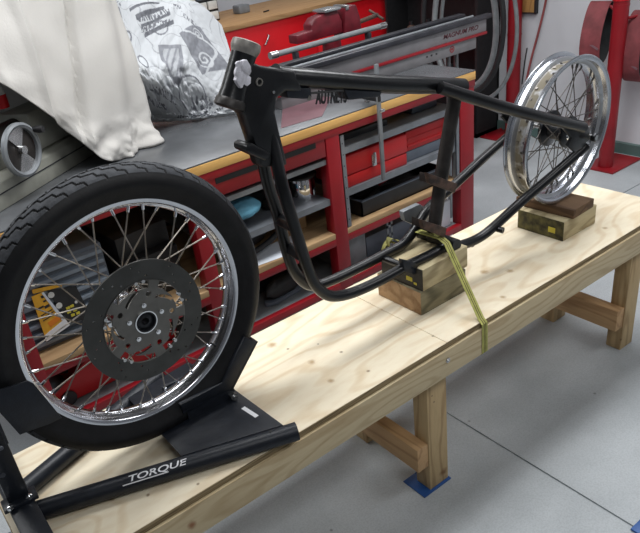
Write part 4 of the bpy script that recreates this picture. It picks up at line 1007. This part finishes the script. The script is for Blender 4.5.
# handwheel: find its centre in the lathe's own frame
hwp = atY(22, 150, la0.y + .03)
inv = Matrix.Translation((la0.x, la0.y, RZ + .0008)) @ Matrix.Rotation(lz, 4, 'Z'); inv = inv.inverted()
hc = inv @ hwp
th_ = obj('handwheel_shaft', MB().tube([(hc.x, -.01, hc.z), (hc.x, .08, hc.z)], .012, 16), 'steel', lr, smooth=True, local=True)
hw = obj('handwheel', MB().revolve([(hc.y - .006, .072), (hc.y - .011, .080), (hc.y - .006, .088), (hc.y + .006, .088), (hc.y + .011, .080), (hc.y + .006, .072)], (hc.x, 0, hc.z), n=56), 'greymetal', lr, smooth=True, local=True)
web = MB(); 
for s_ in (0, 1):
    a0_ = 1.05 + s_ * PI
    web.prism([(hc.x, hc.y, hc.z)] + [(hc.x + .075 * math.cos(a0_ + t * 1.25 / 8 - .0), hc.y, hc.z + .075 * math.sin(a0_ + t * 1.25 / 8)) for t in range(9)], (0, .006, 0))
obj('web', web, 'steel', hw, local=True)
obj('wheel_face', MB().tube([(hc.x, hc.y + .006, hc.z), (hc.x, hc.y + .010, hc.z)], .076, 40), 'frameworn', hw, local=True)
obj('hub', MB().tube([(hc.x, hc.y - .012, hc.z), (hc.x, hc.y + .01, hc.z)], .014, 20), 'steel', hw, smooth=True, local=True)
obj('crank_knob', MB().tube([(hc.x + .075, hc.y - .004, hc.z + .045), (hc.x + .075, hc.y - .03, hc.z + .045), (hc.x + .075, hc.y - .045, hc.z + .045)], [.009, .013, .010], 14), 'blackplastic', hw, smooth=True, local=True)
# parts in the tray
for i, (m_, lab, cat_, dx, dy, r3, s_) in enumerate((('frameworn', 'dark crumpled rag lying in the lathe tray at the left edge', 'rag', .0, .12, (.10, .045, .04), 2),
                                          ('greymetal', 'grey rag on top of the lathe tray under the sheet edge', 'rag', .03, .12, (.055, .04, .035), 9))):
    p = inv.inverted() @ Vector((dx + .0, dy, .125 + (.062 if i else 0)))
    obj('rag', blob(p, r3, s_, .35), m_, None, smooth=True, base=True, label=lab, cat=cat_)
q = atY(3, 97, 1.45)
bt = empty('spray_can', (q.x, 1.45, q.z - .1), label='red and white can at the extreme left edge under the sheet', cat='can')
obj('can', MB().tube([(q.x - .01, 1.45, q.z - .035), (q.x - .01, 1.45, q.z + .01)], .022, 24), 'redbright', bt, smooth=True)
obj('white_cap', MB().tube([(q.x - .01, 1.45, q.z + .0105), (q.x - .01, 1.45, q.z + .04)], [.020, .016], 24), 'white', bt, smooth=True)

# ------------------------------------------------------------------ big plain sheet
def fbm(x, y, z=0., s=1.): return noise.noise(Vector((x, y, z)) * s)
def sheet_mesh():
    plan = [(-1.35, 1.62), (-1.15, 1.42), (-.95, 1.33), (-.70, 1.27), (-.45, 1.285), (-.28, 1.32), (-.175, 1.37), (-.135, 1.42), (-.15, 1.48), (-.24, 1.56), (-.40, 1.72), (-.8, 1.80), (-1.25, 1.78), (-1.38, 1.70)]
    pl = smooth_path([(x, y, 0) for x, y in plan + [plan[0]]], 22)[:-1]
    n = len(pl); m_ = 90; zt_ = 1.16
    hem = [(-2.0, .92), (-.72, .80), (-.655, .742), (-.60, .68), (-.53, .60), (-.46, .50), (-.40, .405), (-.33, .376), (2, .376)]
    def hz(x, y):
        if y > 1.7: return .40
        for i in range(len(hem) - 1):
            if hem[i][0] <= x <= hem[i + 1][0]:
                t = (x - hem[i][0]) / (hem[i + 1][0] - hem[i][0]); return hem[i][1] * (1 - t) + hem[i + 1][1] * t
        return .4
    cx, cy = -.6, 1.58
    mb = MB(); hs = [hz(p.x, p.y) for p in pl]
    for _ in range(6): hs = [(hs[i - 1] + 2 * hs[i] + hs[(i + 1) % n]) / 4 for i in range(n)]
    arc = [0]
    for i in range(1, n): arc.append(arc[-1] + (pl[i] - pl[i - 1]).length)
    for i, p in enumerate(pl):
        nx = Vector((p.x - cx, (p.y - cy) * 2.2, 0)).normalized()
        t_ = pl[(i + 1) % n] - pl[i - 1]; nx = Vector((t_.y, -t_.x, 0)).normalized()
        s_ = arc[i]
        for k in range(m_ + 1):
            t = k / m_; z = zt_ + (hs[i] - zt_) * t
            sx_ = s_ - .26 * (1 - t) * .5
            f = (.010 + .022 * t) * (math.sin(sx_ * 23 + 1.2) * .55 + math.sin(sx_ * 41 + 2.0 + z * 2) * .25)
            # one sharp ridge and one deep fold
            f += .020 * math.exp(-((sx_ - .80 - .14 * t) / .016) ** 2) - .026 * math.exp(-((sx_ - 1.02) / .012) ** 2) + .012 * math.exp(-((sx_ - .62 - .2 * t) / .02) ** 2)
            f += .012 * fbm(s_ * 4, z * 5, 1) + .005 * fbm(s_ * 14, z * 9, 4)
            low = max(0, (t - .80) / .20)
            f += low * (.050 * fbm(s_ * 11, z * 14, 7) + .025 * abs(fbm(s_ * 24, z * 22, 3))) * (1 if z < .6 else .25)
            shrink = 1 - .28 * (1 - t) ** 1.3
            bx = cx + (p.x - cx) * (1 if p.x < cx else 1 + .05 * (1 - t)); by = cy + (p.y - cy) * shrink
            mb.v.append(Vector((bx, by, max(z, RZ + .003 + .003 * (1 - low)))) + nx * f)
    R_ = m_ + 1
    for i in range(n):
        j = (i + 1) % n
        for k in range(m_): mb.f.append((i * R_ + k, j * R_ + k, j * R_ + k + 1, i * R_ + k + 1))
    mb.f.append(tuple(i * R_ for i in range(n)))
    return mb
sh_ = obj('dust_sheet', sheet_mesh(), 'sheet', None, smooth=True, label='large plain cream cotton sheet draped over the lathe at the left', cat='sheet')
sm = sh_.modifiers.new('thickness', 'SOLIDIFY'); sm.thickness = .002; sm.offset = -1

# ------------------------------------------------------------------ printed cloth
def cloth_print(u, v):
    """ink value of the print at cloth coordinates 0..1 (0 bare, 1 darkest)"""
    ink = 0.
    # grey square with white scrolls
    cx, cy, a = .755, .42, -.50
    dx, dy = u - cx, (v - cy) * 1.0
    x = dx * math.cos(a) + dy * math.sin(a); y = -dx * math.sin(a) + dy * math.cos(a)
    if abs(x) < .115 and abs(y) < .15:
        ink = .62
        for (sx, sy, r0, sgn) in ((-.03, .065, .062, 1), (.045, -.09, .042, -1)):
            ddx, ddy = x - sx, y - sy; r = math.hypot(ddx, ddy); th = math.atan2(ddy, ddx) * sgn
            if r < r0:
                ph = (r / r0 * 1.9 - th / (2 * PI)) % 1
                if abs(ph - .5) < .2: ink = .06
        if abs(x - .10 * math.sin(y * 16 + 1.6)) < .012 and abs(y) < .16: ink = .06
    def ring(cx, cy, r, w): return abs(math.hypot(u - cx, v - cy) - r) < w
    for (a_, b_, r, w) in ((.17, .36, .035, .008), (.26, .52, .04, .006), (.13, .55, .028, .007), (.60, .74, .12, .006), (.44, .30, .05, .005)):
        if ring(a_, b_, r, w): ink = max(ink, .7)
    # shield
    dx, dy = u - .50, v - .52
    if abs(dx) < .085 * (1 - max(0, dy) * 4.5) and -.10 < dy < .14:
        inn = abs(dx) < .06 * (1 - max(0, dy) * 5.5) and -.075 < dy < .10
        ink = max(ink, .55 if not inn else (.5 if int((dx + 1) * 60 + dy * 30) % 3 == 0 else .22))
    # slanted text rows
    for (x0, y0, L_, h, sl) in ((.28, .24, .25, .026, -.25), (.30, .31, .22, .022, -.25), (.55, .12, .10, .03, .3), (.64, .20, .12, .02, .5), (.08, .70, .25, .022, .3), (.82, .72, .12, .03, -.6), (.66, .84, .2, .02, -.7), (.70, .90, .2, .022, -.7), (.22, .66, .2, .02, .4), (.9, .58, .07, .05, -.3), (.4, .86, .2, .03, .2)):
        tx = u - x0; ty = v - y0 - sl * tx
        if 0 < tx < L_ and abs(ty) < h:
            if noise.noise(Vector((u * 95, v * 34, x0 * 50))) > .02: ink = max(ink, .78)
    # heavy slanted bars and a grey patterned strip at the left
    for q_ in range(4):
        tx = u - .24 - .03 * q_; ty = v - .18 - .055 * q_ + .42 * tx
        if 0 < tx < .22 and abs(ty) < .011 + .006 * (q_ % 2): ink = max(ink, .85)
    if u < .16 and noise.noise(Vector((u * 30, v * 26, 11))) > .05: ink = max(ink, .55)
    if .72 < v < .96 and .55 < u < .75 and noise.noise(Vector((u * 40, v * 22, 17))) > .12: ink = max(ink, .7)
    n_ = noise.noise(Vector((u * 7, v * 7, 3)))
    if abs(n_) < .018 and ink == 0: ink = .35
    return ink
def printed_mesh():
    rows = []
    def P3(u, v, y): return atY(u, v, y)
    rows.append([Vector((-.08, 1.80, .42)), Vector((.03, 1.80, .40)), Vector((.15, 1.80, .40)), Vector((.33, 1.80, .40)), Vector((.50, 1.80, .40))])
    rows.append([P3(114, 8, 1.78), P3(140, 6, 1.79), P3(175, 8, 1.79), P3(205, 14, 1.78), P3(221, 26, 1.76)])
    rows.append([P3(113, 3, 1.68), P3(128, 1, 1.70), P3(165, 4, 1.71), P3(192, 10, 1.70), P3(232, 57, 1.62)])
    rows.append([P3(115, 22, 1.60), P3(134, 24, 1.60), P3(168, 24, 1.62), P3(196, 28, 1.62), P3(235, 60, 1.60)])
    rows.append([P3(122, 50, 1.53), P3(137, 52, 1.52), P3(170, 50, 1.53), P3(202, 53, 1.54), P3(237, 68, 1.56)])
    rows.append([P3(129, 78, 1.47), P3(150, 82, 1.44), P3(175, 80, 1.47), P3(206, 80, 1.49), P3(238, 90, 1.50)])
    p = [atZ(132, 123, RZ + .004), atZ(160, 122, RZ + .004), atZ(188, 121, RZ + .004), atZ(213, 117, RZ + .004), atZ(240, 114, RZ + .004)]
    rows.append([Vector(q) + Vector((0, .0, .03)) for q in p])
    rows.append(p)
    NU, NV = 260, 300
    def cr(a, b, c, d, t): return .5 * ((2 * b) + (c - a) * t + (2 * a - 5 * b + 4 * c - d) * t * t + (3 * b - a - 3 * c + d) * t ** 3)
    def crv(pts, t):
        n = len(pts) - 1; i = min(int(t * n), n - 1); f = t * n - i
        g = lambda k: pts[max(0, min(n, k))]
        return cr(g(i - 1), g(i), g(i + 1), g(i + 2), f)
    mb = MB(); ink = []
    cols = [[crv(r, i / NU) for r in rows] for i in range(NU + 1)]
    for i in range(NU + 1):
        u = i / NU
        for k in range(NV + 1):
            v = k / NV; p = crv(cols[i], v)
            w_ = (v - .3) / .7
            f = .022 * fbm(u * 4 + v * 2, v * 2.2, 1) + .012 * abs(fbm(u * 9 + v * 5, v * 5, 2)) + .005 * abs(fbm(u * 24, v * 16 + u * 9, 8))
            f += .026 * abs(math.sin((u * .9 + v * .5) * 17)) * math.exp(-((u - .38) / .2) ** 2) * max(0, 1 - abs(v - .36) / .3)
            fl_ = max(0, (v - .60) / .40) * max(.12, 1 - max(0, u - .60) / .14)
            cr_ = abs(fbm(u * 7, v * 10, 5)) + .55 * abs(fbm(u * 15, v * 19, 6)) + .2 * abs(fbm(u * 34, v * 38, 9))
            f += fl_ ** .6 * (.10 * cr_ - .004) * (1 - max(0, v - .97) / .04)
            q = p + Vector((-.15, -.9, .35)) * f
            q.z = max(q.z, RZ + .003 + .002 * (1 - v)); mb.v.append(q)
            vv = max(0, (v - .22) / .78); ink.append(cloth_print(u, vv) * (.9 + .2 * fbm(u * 50, v * 50)) if v > .15 else 0)
    for i in range(NU):
        for k in range(NV):
            a = i * (NV + 1) + k; mb.f.append((a, a + NV + 1, a + NV + 2, a + 1))
    return mb, ink
pmesh, ink = printed_mesh()
M['print'] = mat_attr('printed_cotton', 'ink', [(0, srgb(192, 195, 198)), (.5, srgb(134, 136, 142)), (1, srgb(52, 54, 60))], .75)
pc = obj('printed_cloth', pmesh, 'print', None, smooth=True, label='white cloth with grey scroll and crest print draped on the bench beside the plain sheet', cat='cloth')
at_ = pc.data.attributes.new('ink', 'FLOAT', 'POINT'); at_.data.foreach_set('value', ink)
sm = pc.modifiers.new('thickness', 'SOLIDIFY'); sm.thickness = .0016; sm.offset = -1

# ------------------------------------------------------------------ rear workbench
BY = 3.2; BZ = .462
bb_ = empty('rear_workbench', (1.6, 3.5, FZ), label='rear workbench with a wooden top and bright red front panels against the back', cat='workbench')
obj('top', MB().bb((.2, BY - .02, BZ - .035), (2.86, 4.0, BZ)), 'backwood', bb_, bevel=.003)
for i, (x0, x1) in enumerate(((.25, 1.25), (1.255, 2.10), (2.105, 2.83))):
    d = obj('door', MB().bb((x0, BY, -.46), (x1, BY + .02, BZ - .037)), 'redbright', bb_, bevel=.003)
    obj('handle', MB().tube([((x0 + x1) / 2 + (-.06 if i else .22), BY - .004, .28), ((x0 + x1) / 2 + (-.06 if i else .22), BY - .025, .285), ((x0 + x1) / 2 + (-.02 if i else .24), BY - .025, .34), ((x0 + x1) / 2 + (-.02 if i else .24), BY - .004, .345)], .006, 8), 'steel', d, smooth=True)
obj('cabinet', MB().bb((.25, BY + .022, -.50), (2.83, 3.95, BZ - .037)), 'reddull', bb_, bevel=.003)
obj('plinth', MB().bb((.3, BY + .06, FZ), (2.78, 3.9, -.50)), 'blackplastic', bb_)
# parts organiser on it
oq = atY(222, 20, 3.5)
og = empty('parts_organiser', (1.15, 3.55, BZ), label='black parts organiser with small white bins at the back of the rear workbench', cat='organiser')
ox0, ox1 = .80, 1.50
obj('frame', MB().bb((ox0, 3.56, BZ + .0005), (ox1, 3.66, BZ + .30)), 'blackplastic', og)
for r_ in range(4):
    for c_ in range(8):
        x = ox0 + .012 + c_ * .086; z = BZ + .012 + r_ * .072
        d = obj('bin', MB().bb((x, 3.54, z), (x + .072, 3.6, z + .055)), 'bin' if (r_ * 3 + c_) % 4 else 'greyplastic', og, bevel=.002)
q = atZ(243, 5, BZ)
q = atY(243, 6, 3.62)
obj('drill_box', MB().bb((q.x - .05, 3.60, BZ + .0005), (q.x + .05, 3.7, BZ + .06)), 'greymetal', None, bevel=.01, base=True, label='small grey box on the wooden top of the rear workbench', cat='box')
q = atZ(241, 10, BZ)
obj('pencil', MB().tube([(1.80, 3.42, BZ + .006), (1.86, 3.44, BZ + .006)], .005, 6), 'blackplastic', None, base=True, label='small black bit on the wooden top of the rear workbench', cat='bit')

# black locker and hoses by the right wall
lk = empty('locker', (2.78, 2.5, FZ), label='tall black open locker against the right wall behind the coiled hoses', cat='locker')
lx0, lx1, ly0, ly1 = 2.74, 2.985, 2.205, 3.12
mb = MB().bb((lx1 - .02, ly0, FZ), (lx1, ly1, 1.4)).bb((lx0, ly0, FZ), (lx1, ly0 + .02, 1.4)).bb((lx0, ly1 - .02, FZ), (lx1, ly1, 1.4)).bb((lx0, ly0, 1.38), (lx1, ly1, 1.4)).bb((lx0, ly0, FZ), (lx1, ly1, FZ + .03))
obj('carcass', mb, 'rubberblack', lk)
for z in (-.2, .08, .5): obj('shelf', MB().bb((lx0 + .02, ly0 + .02, z), (lx1 - .02, ly1 - .02, z + .015)), 'darksteel', lk)
for i, (y, z, h, m_, lb_) in enumerate(((2.12, -.185, .13, 'greyplastic', 'slate jar on the lower locker shelf, rightmost'), (2.28, -.185, .10, 'frameworn', 'dark jar in the middle of the lower locker shelf'), (2.46, -.185, .16, 'greymetal', 'tall grey bottle on the lower locker shelf, leftmost'),
                               (2.14, .0955, .12, 'greymetal', 'grey bottle on the upper locker shelf, rightmost'), (2.34, .0955, .16, 'greyplastic', 'slate bottle on the upper locker shelf, middle'), (2.52, .0955, .14, 'rust', 'brown bottle on the upper locker shelf, leftmost'))):
    r = empty('bottle', (2.80, y + .38, z + .0005), label=lb_, cat='bottle')
    obj('body', MB().revolve([(0, 0), (0, .035), (h * .7, .035), (h * .82, .016), (h * .82, 0)], (0, 0, 0), 'Z', 24), m_, r, smooth=True, local=True)
    obj('cap', MB().tube([(0, 0, h * .821), (0, 0, h)], .018, 16), 'blackplastic', r, smooth=True, local=True)
# coils of hose hanging on a bracket from the locker/post side
def hose(c, ry, rz, r, m_, lab, tilt=0., tail=None, x=0.):
    path = []
    for i in range(73):
        a = 2 * PI * i / 72 * 1.02
        path.append(Vector((c[0] + .02 * math.sin(a * 2) + tilt * math.cos(a) + .014 * i / 72, c[1] + ry * math.sin(a), c[2] + rz * math.cos(a))))
    if tail: path += [Vector(p) for p in tail]
    return obj('hose_coil', MB().tube(path, r, 14), m_, None, smooth=True, label=lab, cat='hose')
hose((2.455, 2.08, .33), .255, .44, .019, 'hosegrey', 'thick light grey hose hung in a big loop left of the far red post')
hose((2.405, 2.06, .36), .33, .50, .017, 'rubberblack', 'black hose looped outside the light grey one')
hose((2.525, 2.03, .30), .31, .50, .013, 'hosegrey', 'thin grey hose forming the outermost loop beside the far red post')
hk = empty('hose_hook', (2.6, 2.07, .8), label='black steel arm on the far red post carrying the hose loops', cat='hook')
obj('arm', MB().tube([(2.893, 2.05, .86), (2.36, 2.07, .84), (2.33, 2.07, .88)], .012, 12), 'rubberblack', hk, smooth=True)

# vacuum hose lying low at the bench end
vh = empty('vacuum_hose', (2.1, 1.9, FZ), label='black corrugated hose lying on the floor behind the end of the red bench', cat='hose')
path = smooth_path([(1.9, 2.9, FZ + .06), (2.05, 2.6, FZ + .055), (2.25, 2.42, FZ + .055), (2.50, 2.42, FZ + .06), (2.62, 2.7, FZ + .055)], 24)
obj('tube', MB().tube(path, [.05 + .004 * (i % 2) for i in range(len(path))], 18), 'rubberblack', vh, smooth=True)
obj('cuff', MB().tube([path[0] + Vector((-.06, .05, 0)), path[0] + Vector((.02, -.02, 0))], .056, 18), 'greymetal', vh, smooth=True)
q = atZ(500, 117, FZ)
cu = empty('air_canister', (2.45, 1.86, FZ + .0), label='black canister with a pale nozzle near the foot of the far red post', cat='canister')
for cx_ in (.2, .8):
    pf = Vector((2.36, 2.10, 0)).lerp(Vector((2.74, 2.30, 0)), cx_); obj('foot', MB().bb((pf.x - .02, pf.y - .04, FZ), (pf.x + .02, pf.y + .04, FZ + .125)), 'blackplastic', cu)
obj('canister', MB().tube([(2.36, 2.10, FZ + .17), (2.74, 2.30, FZ + .17)], .055, 24), 'blackplastic', cu, smooth=True)
obj('nozzle', MB().tube([(2.74, 2.30, FZ + .17), (2.80, 2.33, FZ + .19)], [.03, .02], 18), 'bin', cu, smooth=True)

# red posts with base plates
def post(px_, py_, plate, name_label, top, r=.046, collar=None):
    r_ = empty('steel_post', (px_, py_, FZ), label=name_label, cat='post')
    obj('column', MB().tube([(px_, py_, FZ + .012), (px_, py_, top)], r, 32), 'reddull', r_, smooth=True)
    obj('base_plate', MB().bb((plate[0], plate[2], FZ), (plate[1], plate[3], FZ + .012)), 'reddull', r_, bevel=.002)
    for z in (collar or []): obj('joint_ring', MB().tube([(px_, py_, z), (px_, py_, z + .01)], r + .002, 32), 'reddull', r_, smooth=True)
    for dx in (plate[0] + .025, plate[1] - .025):
        obj('anchor_bolt', MB().tube([(dx, plate[3] - .03, FZ + .012), (dx, plate[3] - .03, FZ + .024)], .009, 6), 'reddull', r_, bevel=.001)
    return r_
post(2.94, 2.045, (2.76, 2.985, 1.985, 2.19), 'red steel post standing by the wall beyond the hose loops', CZ - .002, .047, [.15, -.02])
p2 = post(2.70, 1.145, (2.62, 2.94, 1.045, 1.26), 'red steel post standing between the two hanging maroon belts', CZ - .002, .043, [.40])
obj('collar', MB().tube([(2.70, 1.145, .43), (2.70, 1.145, .50)], .050, 32), 'red', p2, smooth=True)
bl_ = atY(611, 33, 1.24); br_ = atY(648, 47, 1.03)
obj('belt_peg', MB().tube([(2.70, 1.18, bl_.z + .145), (bl_.x + .02, 1.27, bl_.z + .145), (bl_.x + .02, 1.37, bl_.z + .145)], .009, 14), 'reddull', p2, smooth=True)
obj('belt_peg', MB().tube([(2.72, 1.11, br_.z + .175), (br_.x, 1.08, br_.z + .175), (br_.x, 1.02, br_.z + .175)], .009, 14), 'reddull', p2, smooth=True)

def belt(c, rx, rz, w_, rot, lab, lean=0.):
    r = empty('belt_loop', c, (0, lean, rot), label=lab, cat='belt', group=None)
    def band(k0, k1):
        prof = []; mb = MB(); N_ = 72
        for i in range(N_):
            a = 2 * PI * i / N_; bulge = 1 + .10 * math.cos(a)
            for (y, k) in ((-w_ / 2, k0), (w_ / 2, k0), (w_ / 2, k1), (-w_ / 2, k1)):
                mb.v.append(Vector(((rx - k) * math.sin(a) * (1 - .12 * math.cos(a)), y, (rz - k) * math.cos(a))))
        for i in range(N_):
            j = (i + 1) % N_
            for q_ in range(4): mb.f.append((i * 4 + q_, i * 4 + (q_ + 1) % 4, j * 4 + (q_ + 1) % 4, j * 4 + q_))
        return mb
    obj('outer_face', band(0, .003), 'belt', r, smooth=True, local=True)
    obj('backing', band(.0031, .007), 'beltin', r, smooth=True, local=True, label='black inner side of the belt')
    obj('seam', MB().box((-rx * .93, 0, -rz * .38), (.004, w_ * 1.0, .012), Matrix.Rotation(.5, 3, 'X')), 'dullpink', r, local=True)
    return r
belt((bl_.x, 1.33, bl_.z), .075, .175, .125, .12, 'maroon belt loop with a black inside hanging left of the near red post', .2)
belt((br_.x, 1.075, br_.z), .115, .20, .11, .05, 'maroon belt loop with a black inside hanging right of the near red post')

# wall items
q0, q1 = atX(523, 12, WX - .02), atX(535, 12, WX - .02)
wbx = empty('wall_board', (WX - .02, (q0.y + q1.y) / 2, q0.z), label='small wooden board with a black edge high on the right wall', cat='board')
obj('board', MB().bb((WX - .03, q1.y, q0.z), (WX - .002, q0.y, q0.z + .16)), 'boxwood', wbx, bevel=.002)
obj('edge', MB().bb((WX - .032, q1.y - .012, q0.z - .008), (WX - .002, q1.y, q0.z + .16)).bb((WX - .032, q1.y, q0.z - .008), (WX - .002, q0.y, q0.z)), 'blackplastic', wbx)
cp = smooth_path([atX(548, -20, WX - .01), atX(546, 0, WX - .01), atX(539, 30, WX - .01), atX(531, 60, WX - .01), atX(525, 88, WX - .01), atX(523, 105, WX - .01)], 8)
obj('cord', MB().tube(cp, .0075, 10), 'redcord', None, smooth=True, label='faded red cord hanging down the right wall beside the far post', cat='cord')
cp = smooth_path([atX(527, 48, WX - .006), atX(525, 60, WX - .006), atX(523.5, 72, WX - .006), atX(522, 84, WX - .006)], 8)
obj('cord', MB().tube(cp, .004, 8), 'rubberblack', None, smooth=True, label='thin black cord on the wall right of the far post', cat='cord')

# ------------------------------------------------------------------ world and view
w = bpy.data.worlds.new('world'); SC.world = w; w.use_nodes = True
w.node_tree.nodes['Background'].inputs['Color'].default_value = (.8, .9, 1, 1)
w.node_tree.nodes['Background'].inputs['Strength'].default_value = .02
SC.view_settings.view_transform = 'Standard'; SC.view_settings.look = 'None'
SC.view_settings.exposure = 0.40; SC.view_settings.gamma = 1.0; SC.view_settings.use_curve_mapping = False
SC.cycles.max_bounces = 8; SC.cycles.diffuse_bounces = 4; SC.cycles.glossy_bounces = 5
SC.cycles.use_denoising = True
SC.cycles.sample_clamp_indirect = 8
